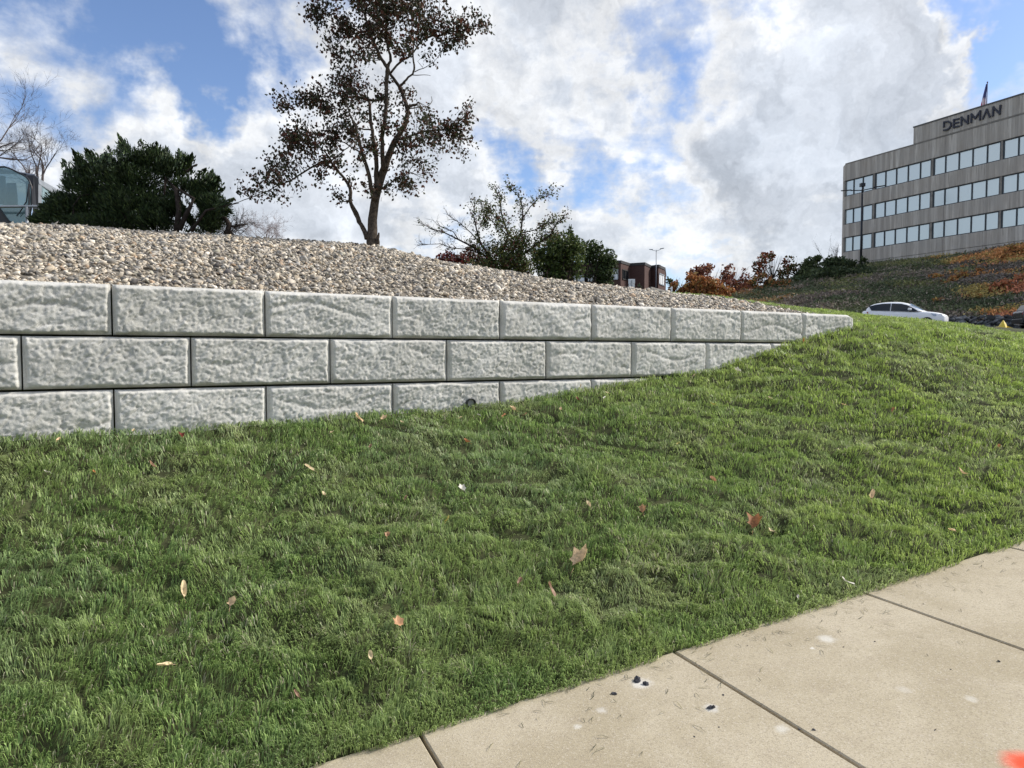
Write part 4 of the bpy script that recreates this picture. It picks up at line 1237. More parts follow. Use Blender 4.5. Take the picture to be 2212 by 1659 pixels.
# operator seat and wiper seen through the glass
slab([P_(180, 1480, 14.9), P_(120, 900, 15.0), P_(150, 620, 15.1), P_(330, 620, 15.1), P_(360, 900, 15.0), P_(380, 1480, 14.9)], .14)
mb.build('seat', M_black, exc)
mb = MB()
mb.tube([P_(340, 1300, 13.95), P_(420, 1200, 13.95), P_(540, 1000, 13.95), P_(590, 660, 13.95)], .012, 5)
mb.build('wiper', M_black, exc)
mb = MB()
mb.tube([P_(590, 640, 13.95), P_(600, 1290, 13.95)], .016, 5)
mb.build('grab_bar', M_black, exc)
mb = MB()
slab([P_(-100, 480, 14.8), P_(80, 480, 14.8), P_(80, 1050, 14.8), P_(-100, 1050, 14.8)], .05)
mb.build('control_panel', M_black, exc)
mb = MB()
lo = eb[2]
mb.box(-1.7, 1.4, .1, 2.6, .95, 1.25 + .1)
mb.build('deck', mat('machine_grey', (.07, .075, .08), .5, metal=.2), exc, bevel=.04)
for yy in (.0, 2.1):
    mb = MB()
    poly = [(-2.0, .45), (-1.8, .1), (-1.5, 0), (1.3, 0), (1.6, .1), (1.8, .45), (1.5, .85), (-1.7, .85)]
    mb.prism(poly, 'y', yy, yy + .55)
    mb.build('track', M_tyre, exc, bevel=.05)

# ---------------------------------------------------------------- brick building, sign, low wall
BB = [(1180, 84.5, 0), (1340.8, 82, 0), (1360.7, 84.6, 0), (1392.3, 83.8, 0), (1406.5, 86.9, 0), (1422, 86, 0), (1436.3, 89, 0), (1438.5, 97, 0)]
ZT = 10.5
bp_ = [(ray(x, 600)[0] * Y, Y) for x, Y, _ in BB]
b0 = np.array([bp_[1][0], bp_[1][1], 5.6])
brick = empty('brick_building', b0)
tag(brick, 'low dark brick office building with stepped facade beyond the green trees', 'building')
bl = [(x - b0[0], y - b0[1]) for x, y in bp_]
M_brick = bpy.data.materials.new('brown_brick'); M_brick.use_nodes = True
t = NT(M_brick.node_tree); b = t.n['Principled BSDF']
oc = t.new('ShaderNodeTexCoord').outputs['Object']
sp = t.new('ShaderNodeSeparateXYZ'); t.link(oc, sp.inputs[0])
cb = t.new('ShaderNodeCombineXYZ'); t.link(t.math('ADD', sp.outputs[0], sp.outputs[1]), cb.inputs[0]); t.link(sp.outputs[2], cb.inputs[1])
bt = t.new('ShaderNodeTexBrick'); t.link(cb.outputs[0], bt.inputs[0]); bt.inputs['Scale'].default_value = 4
bt.inputs['Color1'].default_value = (.080, .036, .029, 1); bt.inputs['Color2'].default_value = (.058, .026, .022, 1); bt.inputs['Mortar'].default_value = (.09, .058, .05, 1)
t.link(t.mix(t.smooth(t.noise(oc, .8, 4), .3, .7, 0, .3), bt.outputs['Color'], (.07, .032, .027)), b.inputs['Base Color']); b.inputs['Roughness'].default_value = .9
mb = MB()
far = [(bl[-1][0], 22), (bl[0][0], 22)]
mb.prism(bl + far, 'z', -2, ZT - b0[2])
mb.build('wall', M_brick, brick)
mb = MB()
M_trim = mat('roof_trim', (.03, .028, .028), .6)
for (a, c) in zip(bl[:-1], bl[1:]):
    a = np.array(a); c = np.array(c); dd = (c - a) / np.linalg.norm(c - a); nn = np.array([dd[1], -dd[0]])
    q = [a + nn * .06 - dd * .05, c + nn * .06 + dd * .05, c - nn * .4, a - nn * .4]
    mb.prism([tuple(v) for v in q], 'z', ZT - b0[2] - .18 + .003 * len(mb.v) / 8, ZT - b0[2] + .14 + .004 * len(mb.v) / 8)
mb.build('parapet_trim', M_trim, brick)


def bwin(i, x0, x1, y0, y1, m, mull, label=None):
    """window on wall segment i between photo columns x0..x1 and rows y0..y1"""
    A = np.array(bp_[i]); B = np.array(bp_[i + 1]); dd = B - A; nn = np.array([dd[1], -dd[0]]) / np.linalg.norm(dd)
    def q(x):
        u = ray(x, 600)[0]
        t_ = (u * A[1] - A[0]) / (dd[0] - u * dd[1]); return A + dd * t_
    a, c = q(x0), q(x1)
    z1 = ray(x0, y0)[2] * a[1] - b0[2]; z0 = ray(x0, y1)[2] * a[1] - b0[2]
    a = a - b0[:2]; c = c - b0[:2]
    mbp = MB(); mbp.prism([tuple(a + nn * .03), tuple(c + nn * .03), tuple(c - nn * .1), tuple(a - nn * .1)], 'z', z0, z1)
    pane = mbp.build('window', m, brick)
    if label: pane['label'] = label
    f = MB()
    for k in range(mull + 1):
        p = a + (c - a) * k / mull; e_ = (c - a) / np.linalg.norm(c - a) * .05
        f.prism([tuple(p - e_ + nn * .07), tuple(p + e_ + nn * .07), tuple(p + e_ + nn * .035), tuple(p - e_ + nn * .035)], 'z', z0, z1)
    for zz in (z0, z1):
        f.prism([tuple(a + nn * .09), tuple(c + nn * .09), tuple(c + nn * .04), tuple(a + nn * .04)], 'z', zz - .06, zz + .06)
    f.build('frame', M_trim if m is M_darkglass else M_greymetal, pane)


bwin(0, 1290, 1312, 588, 606, M_blind, 3); bwin(0, 1240, 1286, 596, 608, M_blind, 4)
bwin(0, 1321, 1334.6, 581, 603.5, M_blind, 2, 'window with white blinds drawn')
bwin(1, 1344, 1356.5, 582, 602.5, M_darkglass, 2, 'dark window without blinds')
bwin(5, 1423.3, 1434, 590.8, 613, M_blind, 3, 'window with white blinds drawn')
# low concrete wall
c1, c2, c3_ = at(1375.5, 623, 62), at(1407, 619.2, 58), at(1449.5, 620.2, 63)
b = np.array([c2[0], c2[1], c2[2] - 2.0]); zt = c2[2] - b[2]
mb = MB()
q = [(c1[:2] - b[:2]), (c2[:2] - b[:2]), (c3_[:2] - b[:2])]
mb.prism([tuple(q[0]), tuple(q[1]), tuple(q[2]), tuple(q[2] + [0, 3]), tuple(q[0] + [0, 3])], 'z', -1, zt)
lw = mb.build('concrete_wall', mat('weathered_concrete', (.22, .21, .19), .9, var=.3, vscale=1.5), bevel=.05); lw.location = tuple(b)
tag(lw, 'low grey concrete planter wall in front of the brick building', 'wall')
b = at(1450.5, 634, 57)
mb = MB(); mb.tube([(0, 0, 0), (0, 0, .50)], .07, 8); mb.tube([(0, 0, .50), (0, 0, .53)], [.085, .06], 8)
o = mb.build('bollard', M_white); o.location = tuple(b); tag(o, 'short white post at the right end of the low concrete wall', 'post')
# white sign
SY = 40
b = at(1364.5, 640, SY); sg = empty('sign_post', b); tag(sg, 'two white sign panels seen from behind on a grey post before the brick building', 'sign')
k = mpp(SY)
mb = MB(); mb.tube([(0, -.03, -.6), (0, -.03, 34 * k)], .035, 6); mb.build('post', M_greymetal, sg)
for (z0, z1, w_) in ((27, 37, 7.0), (14.5, 26.6, 6.4)):
    mb = MB(); mb.box(-w_ * k, w_ * k, .02, .05, z0 * k, z1 * k); mb.build('sign_panel', M_white, sg, bevel=.006)


# street lamps
def lamp(base, Ytop, Yb, arms, label, m, headbox=False, r=.09):
    b = at(base[0], base[1], Yb)
    root = empty('street_lamp', b); tag(root, label, 'street lamp', 'twin-arm street lamps')
    tz = at(Ytop[0], Ytop[1], Yb)[2] - b[2]
    mb = MB(); mb.tube([(0, 0, -1.5), (0, 0, tz)], [r, r * .7], 8); mb.build('pole', m, root, smooth=True)
    for (L_, sx) in arms:
        dd = np.array([.82 * sx, -.57 * sx, 0]); 
        mb = MB(); mb.tube([(0, 0, tz - .12), tuple(dd * L_ * .55 + [0, 0, tz + .02])], r * .38, 6)
        a_ = mb.build('arm', m, root)
        mb = MB(); s = dd * L_ * .5 + [0, 0, tz + .03]; e_ = dd * L_ + [0, 0, tz + .10]; pv = np.array([.57, .82, 0]) * L_ * .09
        mb.add([s - pv * .6, s + pv * .6, e_ + pv, e_ - pv, s - pv * .6 + [0, 0, .09], s + pv * .6 + [0, 0, .09], e_ + pv + [0, 0, .05], e_ - pv + [0, 0, .05]], [(0, 3, 2, 1), (4, 5, 6, 7), (0, 1, 5, 4), (1, 2, 6, 5), (2, 3, 7, 6), (3, 0, 4, 7)])
        mb.build('lamp_head', m, root)
    if headbox:
        mb = MB(); mb.box(-.26, .26, -.22, .22, tz + .32, tz + .72); mb.tube([(0, 0, tz - .05), (0, 0, tz + .33)], r * .5, 6)
        mb.build('sensor_box', m, root)
    return root


lamp((1859.5, 568), (1863.5, 409), 86, ((2.35, -1), (2.45, 1)), 'tall dark twin-arm lamp in front of the concrete office building', M_darkmetal, True, .15)
lamp((1417, 619), (1417, 540), 78, ((.82, -1), (.88, 1)), 'small grey twin-arm lamp in front of the brick building', mat('lamp_grey', (.12, .14, .18), .5), False, .055)

# ---------------------------------------------------------------- hillside
RIDGE = [(1330, 650, 74), (1450, 643, 75), (1560, 634, 80), (1640, 627, 85), (1740, 602, 90), (1815, 582, 92), (1874, 575, 92), (1960, 566, 88), (2080, 553, 81), (2212, 533, 73), (2400, 500, 66), (2700, 450, 58)]
FOOT = [(1330, 655, 70), (1450, 657, 66), (1560, 662, 64), (1640, 666, 62), (1740, 672, 60), (1815, 676, 58), (1874, 680, 57), (1960, 686, 55), (2080, 692.5, 53), (2212, 692, 51.5), (2400, 690, 50), (2700, 688, 48)]
rid = np.array([at(*q) for q in RIDGE]); foo = np.array([at(*q) for q in FOOT])
foo[:, 2] = np.minimum(foo[:, 2], .40 + .0335 * (foo[:, 1] - 14) + .25)
nu, nvv = 150, 60


def hill_pt(u, v):
    """u 0..1 along, v 0..1 foot to ridge (v>1 plateau)"""
    m = len(rid) - 1
    k = u * m
    a = np.stack([np.interp(k, range(m + 1), foo[:, c]) for c in range(3)], -1)
    r = np.stack([np.interp(k, range(m + 1), rid[:, c]) for c in range(3)], -1)
    vv = np.clip(v, 0, 1)[..., None]
    p = a * (1 - vv) + r * vv
    p[..., 2] = a[..., 2] + (r[..., 2] - a[..., 2]) * (vv[..., 0] * 1.25 - .25 * vv[..., 0] ** 2)
    nz = (fbm(p[..., 0] * .22, p[..., 1] * .22, 91, 4) - .5) * 1.3 * np.sin(np.pi * np.clip(v, 0, 1)) ** .7
    p[..., 2] += nz
    ex_ = np.maximum(v - 1, 0)
    p[..., 1] += ex_ * 60; p[..., 0] += ex_ * 25
    return p


_U, _V = np.meshgrid(np.linspace(0, 1, 260), np.linspace(0, 1, 120)); _hp = hill_pt(_U, _V).reshape(-1, 3)
_zc = _hp[:, 1] * math.cos(PITCH) - _hp[:, 2] * math.sin(PITCH)
_hx = CX + F * _hp[:, 0] / _zc; _hy = CY - F * (_hp[:, 1] * math.sin(PITCH) + _hp[:, 2] * math.cos(PITCH)) / _zc


def hill_Y(px, py):
    i = int(np.argmin((_hx - px) ** 2 + (_hy - py) ** 2)); return float(_hp[i, 1])


U, V_ = np.meshgrid(np.linspace(0, 1, nu), np.concatenate([np.linspace(0, 1, nvv), [1.1, 1.4, 2.2]]))
hp_ = hill_pt(U, V_)
idx = np.arange(U.size).reshape(U.shape)
q = np.stack([idx[:-1, :-1], idx[:-1, 1:], idx[1:, 1:], idx[1:, :-1]], -1).reshape(-1, 4)
hill = np_mesh('hillside', hp_.reshape(-1, 3), [q], mat('hill_soil', (.13, .11, .08), .95, var=.4, vscale=.6), smooth=True)
tag(hill, kind='structure')

# ground cover on the slope: tufts
NT_ = 15000
u = rng.uniform(.04, 1, NT_); v = rng.uniform(0, 1.04, NT_)
c = hill_pt(u, v)
scx = CX + F * c[:, 0] / c[:, 1]
kk = sst(scx, 1900, 2060)
n1 = fbm(c[:, 0] * .16, c[:, 1] * .10 + c[:, 2] * .2, 101, 3); n2 = fbm(c[:, 0] * .30 + 4, c[:, 1] * .16 + c[:, 2] * .45, 111, 3); n3 = fbm(c[:, 0] * .5, c[:, 2] * .9, 121, 2)
green = np.array([.105, .125, .058]); dgreen = np.array([.065, .090, .042]); olive = np.array([.20, .205, .075]); brown = np.array([.25, .20, .16]); dbrown = np.array([.15, .12, .108])
orange = np.array([.46, .23, .09]); gold = np.array([.33, .26, .09]); redo = np.array([.44, .19, .11])
tc_ = np.where((n1 > .50)[:, None], brown, green)
tc_ = np.where((n1 > .60)[:, None], dbrown, tc_)
tc_ = np.where((n2 > .60)[:, None] & (n1 < .58)[:, None], olive, tc_)
tc_ = np.where((n2 < .36)[:, None], dgreen, tc_)
orr = (n2 > .57 - .12 * sst(scx, 2040, 2180) * sst(v, .25, .7)) & (scx > 2010 + 90 * (1 - v)) & (n3 > .38)
tc_ = np.where((kk > .5)[:, None] & (n1 > .46)[:, None] & (n2 < .5)[:, None], dbrown, tc_)
tc_ = np.where(orr[:, None], np.where((n3 > .66)[:, None], gold, orange), tc_)
tc_ = np.where((orr & (scx > 2110) & (n3 < .5))[:, None], redo, tc_)
lowleft = (scx < 1720) & (v > .35) & (n2 > .50)
tc_ = np.where(lowleft[:, None], np.array([.30, .17, .07]), tc_)
K = 15
hgt = np.where(orr, .5, .30) * (1.0 - .25 * (v > .93))
offs = rng.normal(0, 1, (NT_, K, 3)) * np.array([.62, .5, .16])
offs[..., 2] = np.abs(offs[..., 2]) + hgt[:, None] * .6
offs[..., 2] -= .10 * (offs[..., 0] ** 2 + offs[..., 1] ** 2)
P = (c[:, None, :] + offs).reshape(-1, 3)
flip = rng.uniform(0, 1, NT_) < .28
tc_ = np.where(flip[:, None] & ~orr[:, None], np.where((rng.uniform(0, 1, NT_) < .5)[:, None], brown, dgreen), tc_)
tc_ = tc_ * .8 + .2 * np.where(orr[:, None], tc_, np.array([.12, .12, .075]))
colr = np.repeat(tc_, K, 0) * rng.uniform(.8, 2.1, (NT_ * K, 1))
isb = np.repeat((n1 > .5) & ~orr, K)
upv = np.tile([0.35, 0, .35], (len(P), 1))
tag(leaves_obj('hillside_plants', P, np.where(isb, .34, .26) * rng.uniform(.6, 1.3, len(P)), colr, None, .42, upv, .35),
    'brown and green scrub with orange autumn patches covering the slope below the office building', 'ground cover', kind='stuff')

# dark stone edging at the foot of the slope
nR = 1500
u = rng.uniform(.5, 1, nR); c = hill_pt(u, np.zeros(nR)); c[:, 1] += rng.uniform(-1.2, .1, nR)
c[:, 2] = foo[-4, 2] - .3 + rng.uniform(0, 1, nR) ** 1.2 * 1.0
c[:, 1] += (c[:, 2] - foo[-4, 2]) * .6
st = stones('rock_edging', c, rng.uniform(.12, .30, nR), np.array([(.11, .115, .12)]) * rng.uniform(.4, 1.7, (nR, 1)), ico_v, ico_f, M_stone, smooth=False)
tag(st, 'dark grey rocks piled along the foot of the overgrown slope behind the cars', 'rocks', kind='stuff')

ORG = [(.44, .19, .06, .45), (.28, .11, .05, .30), (.36, .24, .09, .25)]
RBR = [(.20, .065, .045, .45), (.13, .05, .038, .25), (.27, .12, .05, .30)]
sh = [
    ('sumac_shrub', 'orange brown sumac thicket just right of the low concrete wall', (400, 760), [(440, 680, 80, 60), (520, 720, 90, 50), (640, 720, 90, 50), (560, 640, 90, 60), (400, 720, 40, 40), (480, 600, 70, 40), (700, 660, 100, 50), (800, 740, 120, 50), (900, 760, 90, 40)], 70, ORG, .34, 1.3),
    ('sumac_shrub', 'dark red sumac with open crown and sky between its stems', (750, 720), [(720, 530, 120, 45), (800, 510, 110, 35), (660, 590, 100, 50), (830, 580, 80, 45), (740, 640, 90, 40), (600, 560, 70, 40), (880, 640, 70, 40)], 72, RBR, .32, .8),
    ('sumac_shrub', 'round dark red sumac on a thin stem right of the open-crowned one', (940, 680), [(950, 500, 60, 28), (930, 550, 70, 40), (1010, 550, 60, 40), (960, 600, 60, 30), (1060, 590, 40, 30), (960, 680, 110, 40)], 74, RBR, .32, .8),
    ('sumac_shrub', 'tall umbrella-shaped sumac with red top and green left side against the sky', (1330, 610), [(1320, 380, 80, 25), (1260, 410, 50, 40), (1400, 400, 70, 35), (1290, 460, 60, 30), (1440, 450, 45, 40), (1200, 480, 50, 40), (1210, 560, 60, 40)], 86, [(.26, .08, .03, .4), (.16, .045, .028, .35), (.10, .11, .03, .25)], .36, .55),
    ('sumac_shrub', 'small green and orange shrub under the tall umbrella-shaped sumac', (1250, 650), [(1240, 600, 60, 40), (1150, 640, 70, 30), (1330, 650, 100, 30), (1420, 680, 110, 40), (1080, 680, 90, 40), (1200, 710, 140, 30)], 82, ORG + [(.08, .10, .03, .5)], .34, .9),
    ('sumac_shrub', 'olive and rust shrub between the umbrella-shaped sumac and the dark junipers', (1560, 580), [(1540, 440, 60, 40), (1620, 440, 50, 30), (1590, 500, 80, 50), (1500, 500, 40, 50), (1450, 560, 60, 50), (1640, 540, 90, 50), (1560, 600, 120, 40)], 88, [(.09, .10, .03, .6), (.18, .09, .03, .4)], .36, .6),
    ('evergreen_shrub', 'dark green evergreen mass on the ridge left of the lamp pole', (1800, 600), [(1750, 440, 80, 40), (1840, 430, 90, 40), (1790, 500, 110, 60), (1900, 480, 80, 50), (1720, 560, 110, 50), (1880, 420, 70, 35), (1660, 620, 120, 40), (1700, 480, 70, 50), (1790, 580, 120, 50)], 89, [(.07, .10, .04, .6), (.11, .14, .05, .4)], .36, 1.3),
    ('evergreen_shrub', 'dark green evergreen spreading in front of the base of the lamp pole', (2100, 560), [(2000, 480, 120, 50), (2120, 450, 90, 40), (2190, 440, 50, 35), (2000, 560, 180, 50), (1860, 600, 120, 50), (1950, 450, 100, 40), (2080, 520, 120, 50)], 84, [(.05, .075, .032, .6), (.09, .115, .045, .4)], .36, 1.3)]
for nm, lab, base, bls, Y, pl_, lf, de_ in sh:
    plant(nm, lab, 'shrub', base, bls, Y, pl_, lf, dens=de_, stems=5, group='shrubs along the ridge of the slope', conv=cv4, onhill=True, stem_r=.035, depthk=.7, grow_k=1.5)
sh6 = [
    ('sumac_shrub', 'bright orange sumac at the upper right below the office building', (2130, 260), [(2150, 200, 90, 40), (2080, 240, 90, 30), (2220, 170, 60, 50), (2180, 260, 80, 30), (2020, 290, 90, 25), (2260, 230, 60, 50)], 68),
    ('sumac_shrub', 'orange-pink sumac clump above the dark vehicle', (2000, 700), [(2050, 600, 160, 35), (1900, 650, 80, 40), (2020, 560, 90, 25), (2160, 570, 80, 30), (2200, 520, 70, 40), (1960, 610, 90, 30), (2100, 640, 100, 25)], 59),
    ('sumac_shrub', 'golden orange sumac band in the middle of the slope', (1560, 610), [(1500, 540, 120, 40), (1640, 470, 140, 25), (1400, 590, 120, 40), (1600, 410, 80, 25), (1680, 590, 80, 20), (1260, 510, 90, 18), (1740, 450, 90, 20), (1460, 640, 110, 20), (1560, 500, 100, 30)], 70),
    ('sumac_shrub', 'small golden sumac just above the front of the white car', (1560, 800), [(1560, 780, 50, 25), (1680, 720, 90, 20), (1600, 880, 50, 20), (1280, 770, 60, 20)], 61)]
for i, (nm, lab, base, bls, Y) in enumerate(sh6):
    plant(nm, lab, 'shrub', base, bls, Y, [(.48, .22, .075, .5), (.42, .29, .09, .3), (.26, .14, .065, .2)] if i != 1 else [(.52, .20, .10, .6), (.38, .18, .09, .4)], .28, dens=.75, stems=2, group='orange sumacs on the slope', conv=cv6, onhill=True, stem_r=.03, depthk=.5, grow_k=1.1)

# ---------------------------------------------------------------- office building
LQ = np.array([45.0, 97.0]); QD = np.array([.4253, -.905]); QD /= np.linalg.norm(QD); QN = np.array([QD[1], -QD[0]])   # QN points out of the facade
ZB = 6.0


def fq(cx, cy):
    r = ray((3232 + cx / 2.07375) * .5486, (300 + cy / 2.07375) * .5486)
    t_ = (LQ @ QN) / (r[:2] @ QN); p = r * t_
    return (p[:2] - LQ) @ QD, p[2]


zr = {}
for nm, (cx, cy) in dict(roof=(175, 728), w1t=(190, 858), w1b=(190, 985), w2t=(185, 1093), w2b=(185, 1214), w3t=(178, 1320), w3b=(176, 1440), base=(380, 1510), pt=(760, 418), pj=(750, 553)).items():
    zr[nm] = fq(cx, cy)[1] - ZB
q0 = fq(165, 1000)[0]
print('office', {k: round(v, 2) for k, v in zr.items()}, q0)
off = empty('office_building', (LQ[0], LQ[1], ZB), math.atan2(QD[1], QD[0]))
tag(off, 'streaked grey concrete office building with ribbon windows and DENMAN sign on its top', 'building')


def conc_mat():
    m = bpy.data.materials.new('streaked_concrete'); m.use_nodes = True
    t = NT(m.node_tree); b = t.n['Principled BSDF']
    oc = t.new('ShaderNodeTexCoord').outputs['Object']
    mp = t.new('ShaderNodeMapping'); mp.inputs['Scale'].default_value = (1, 1, .06); t.link(oc, mp.inputs[0])
    a = t.noise(mp.outputs[0], 1.6, 5, .65); c_ = t.noise(mp.outputs[0], 5.5, 5, .7); d_ = t.noise(oc, .5, 4)
    sp = t.new('ShaderNodeSeparateXYZ'); t.link(oc, sp.inputs[0])
    wn = t.new('ShaderNodeTexWhiteNoise', noise_dimensions='1D'); t.link(t.math('FLOOR', t.math('DIVIDE', sp.outputs[0], .37)), wn.inputs['W'])
    c = t.mix(t.smooth(a, .40, .60), (.46, .415, .36), (.68, .63, .56))
    c = t.mix(t.smooth(c_, .5, .66, 0, .75), c, (.30, .255, .21))
    c = t.mix(t.smooth(c_, .44, .32, 0, .7), c, (.70, .67, .61))
    c = t.mix(t.math('MULTIPLY', wn.outputs[0], .8), c, (.33, .29, .25))
    c = t.mix(t.smooth(d_, .3, .7, 0, .3), c, (.42, .41, .39))
    t.link(c, b.inputs['Base Color']); b.inputs['Roughness'].default_value = .9
    bn = t.new('ShaderNodeBump'); bn.inputs['Strength'].default_value = .5; bn.inputs['Distance'].default_value = .03
    t.link(c_, bn.inputs['Height']); t.link(bn.outputs[0], b.inputs['Normal'])
    return m


M_conc = conc_mat()
M_conc_pier = mat('pier_concrete', (.27, .25, .225), .9, var=.3, vscale=1)
M_mull = mat('dark_mullion', (.035, .045, .055), .5)
M_pane = bpy.data.materials.new('mirror_pane'); M_pane.use_nodes = True
t = NT(M_pane.node_tree); b = t.n['Principled BSDF']
b.inputs['Base Color'].default_value = (.55, .60, .60, 1); b.inputs['Metallic'].default_value = .85; b.inputs['Roughness'].default_value = .28
oc = t.new('ShaderNodeTexCoord').outputs['Object']
bn = t.new('ShaderNodeBump'); bn.inputs['Strength'].default_value = .12; bn.inputs['Distance'].default_value = .05
t.link(t.noise(oc, .5, 3), bn.inputs['Height']); t.link(bn.outputs[0], b.inputs['Normal'])

QE = 44.0
qa = 0.0
# body set back behind the bands; local x along facade, local y inward
mb = MB()
mb.box(qa + .3, QE - .2, .28, 24, -2.0, zr['roof'] - .1)
mb.build('core_wall', M_conc_pier, off)
bands = [(zr['w1t'], zr['roof']), (zr['w2t'], zr['w1b']), (zr['w3t'], zr['w2b']), (zr['base'] + .0, zr['w3b'])]
for i, (z0, z1) in enumerate(bands):
    # band in panels with thin joints, two metres deep return
    x = qa; j = 0
    mb = MB()
    while x < QE:
        x2 = min(x + 4.6, QE); mb.box(x + .012, x2 - .012, 0, .27, z0 + .02, z1 - .02); x = x2
    mb.box(qa + .02, QE - .02, .05, .27, z0, z1)
    mb.build('wall_band', M_conc, off)
mb = MB(); x = qa
while x < QE:
    x2 = min(x + 4.6, QE); mb.box(x + .012, x2 - .012, .03, .26, -2.0, zr['base'] - .03); x = x2
mb.build('base_wall', M_conc, off)
mb = MB(); mb.box(qa, QE, -.03, 24, zr['roof'], zr['roof'] + .12)
mb.build('roof', M_conc_pier, off)
# chamfered corner, facing left, turning away
ch = [(qa, 0), (qa - 1.15, .95), (qa - 1.15, 24), (qa - .0, 24)]
for k_, (z0, z1) in enumerate([(-2, zr['base'])] + [(zr['base'] + .02, zr['w3b'] - 0), (zr['w3b'] + .02, zr['w3t']), (zr['w3t'] + .02, zr['w2b']), (zr['w2b'] + .02, zr['w2t']), (zr['w2t'] + .02, zr['w1b']), (zr['w1b'] + .02, zr['w1t']), (zr['w1t'] + .02, zr['roof'] + .05)]):
    mb = MB(); mb.prism(ch, 'z', z0, z1); mb.build('corner_wall', M_conc, off)
# windows: bays of panes per storey
bays = [[185, 258, 333, 415], [437, 517, 605, 700, 799.5, 888], [912, 1004.5, 1114.5, 1226.5, 1344.5, 1453], [1479, 1593]]
bay_q = []
for by in bays:
    bay_q.append([fq(v, 1155 - (v - 185) * .2)[0] for v in by])
pw = np.mean(np.diff(bay_q[2])); gap = bay_q[2][0] - bay_q[1][-1]
last = bay_q[3][0]
bay_q[3] = [last + pw * k for k in range(6)]
last = bay_q[3][-1] + gap
bay_q.append([last + pw * k for k in range(6)])
for (zt_, zb_) in ((zr['w1t'], zr['w1b']), (zr['w2t'], zr['w2b']), (zr['w3t'], zr['w3b'])):
    prev = qa
    pm = MB()
    for by in bay_q:
        mb = MB(); mb.box(by[0], by[-1], .20, .24, zb_ + .04, zt_ - .04)
        wn_ = mb.build('window', M_pane, off)
        f = MB()
        for k_, xq in enumerate(by):
            f.box(xq - .05, xq + .05, .10, .195, zb_ + .10, zt_ - .10)
        f.box(by[0] - .05, by[-1] + .05, .09, .197, zb_, zb_ + .095); f.box(by[0] - .05, by[-1] + .05, .09, .197, zt_ - .095, zt_)
        f.build('frame', M_mull, wn_)
        pm = MB(); pm.box(prev + .002, by[0] - .055, .06, .265, zb_ + .003, zt_ - .003); prev = by[-1] + .055
        pm.build('pier', M_conc_pier, off)
# penthouse parapet panel with the lettering
pq = fq(757, 500)[0]
mb = MB(); x = pq
while x < QE:
    x2 = min(x + 4.6, QE); mb.box(x + .012, x2 - .012, -.02, .3, zr['roof'] + .16, zr['pt'] - .05); x = x2
mb.box(pq + .02, QE, .05, 14, zr['roof'] + .12, zr['pt'] - .1)
mb.build('penthouse_wall', M_conc, off)
mb = MB(); mb.box(pq - .05, QE, -.08, 14, zr['pt'] - .05, zr['pt'] + .10); mb.build('coping', mat('coping', (.10, .10, .10), .6), off)


def fqs(cx, cy):
    r = ray((3650 + cx / 5.79) * .5486, (280 + cy / 5.79) * .5486)
    t_ = (LQ @ QN) / (r[:2] @ QN); p = r * t_
    return np.array([(p[:2] - LQ) @ QD, p[2] - ZB])


M_letter = mat('navy_letter', (.008, .010, .028), .4)
GL = {'D': [[(397, 1285), (400, 1165), (500, 1150), (555, 1190), (562, 1250), (520, 1310), (470, 1340), (392, 1352)]],
      'E': [[(745, 1088), (628, 1113), (622, 1285), (745, 1258)], [(628, 1195), (738, 1172)]],
      'N': [[(797, 1250), (800, 1060), (945, 1190), (952, 1008)]],
      'M': [[(1022, 1178), (1028, 990), (1115, 1078), (1225, 920), (1220, 1122)]],
      'A': [[(1282, 1100), (1375, 880), (1447, 1055)]],
      'N2': [[(1515, 1032), (1525, 828), (1668, 970), (1690, 775)]]}
for nm, strokes in GL.items():
    mb = MB(); lay = 0
    for stx in strokes:
        pts = [fqs(*p) for p in stx]
        for a, c in zip(pts[:-1], pts[1:]):
            dd = (c - a) / np.linalg.norm(c - a); nn = np.array([-dd[1], dd[0]]); hw = .085
            a2 = a - dd * (.06 if nm == 'D' else .10); c2_ = c + dd * (.06 if nm == 'D' else .10)
            if a is pts[0]: a2 = a - dd * .02
            if c is pts[-1]: c2_ = c + dd * .02
            mb.prism([tuple(a2 + nn * hw), tuple(c2_ + nn * hw), tuple(c2_ - nn * hw), tuple(a2 - nn * hw)], 'y', -.16 - .006 * lay, -.03 - .002 * lay); lay += 1
    mb.build('letter', M_letter, off)

# flag behind the roof
fb = at(2129, 235, 98); fb2 = fb.copy(); fb2[2] = 8
fl = empty('flagpole', fb2); tag(fl, 'striped flag hanging limp on a pole behind the office roof', 'flagpole')
zt_ = at(2131, 179, 98)[2] - 8
mb = MB(); mb.tube([(0, 0, 0), (.15, 0, zt_)], [.10, .05], 8); mb.tube([(.15, 0, zt_), (.15, 0, zt_ + .15)], .09, 8); mb.build('pole', mat('pole_brown', (.10, .06, .07), .5), fl)
k = mpp(98)
M_flag = bpy.data.materials.new('flag_cloth'); M_flag.use_nodes = True
t = NT(M_flag.node_tree); b = t.n['Principled BSDF']; oc = t.new('ShaderNodeTexCoord').outputs['Object']
sp = t.new('ShaderNodeSeparateXYZ'); t.link(oc, sp.inputs[0])
stp = t.math('GREATER_THAN', t.math('FRACT', t.math('MULTIPLY', sp.outputs[0], 3.2)), .5)
cst = t.mix(stp, (.40, .05, .07), (.70, .62, .66))
t.link(t.mix(t.smooth(sp.outputs[2], zt_ - 2.3, zt_ - 1.8), cst, (.06, .07, .22)), b.inputs['Base Color'])
rows = []
for i in range(14):
    f = i / 13; z = zt_ - .15 - f * 48 * k; wid_ = .12 + f * .62
    rows.append([(.10 - wid_ * j / 6, .12 * math.sin(j * 2.1 + f * 2), z) for j in range(7)])
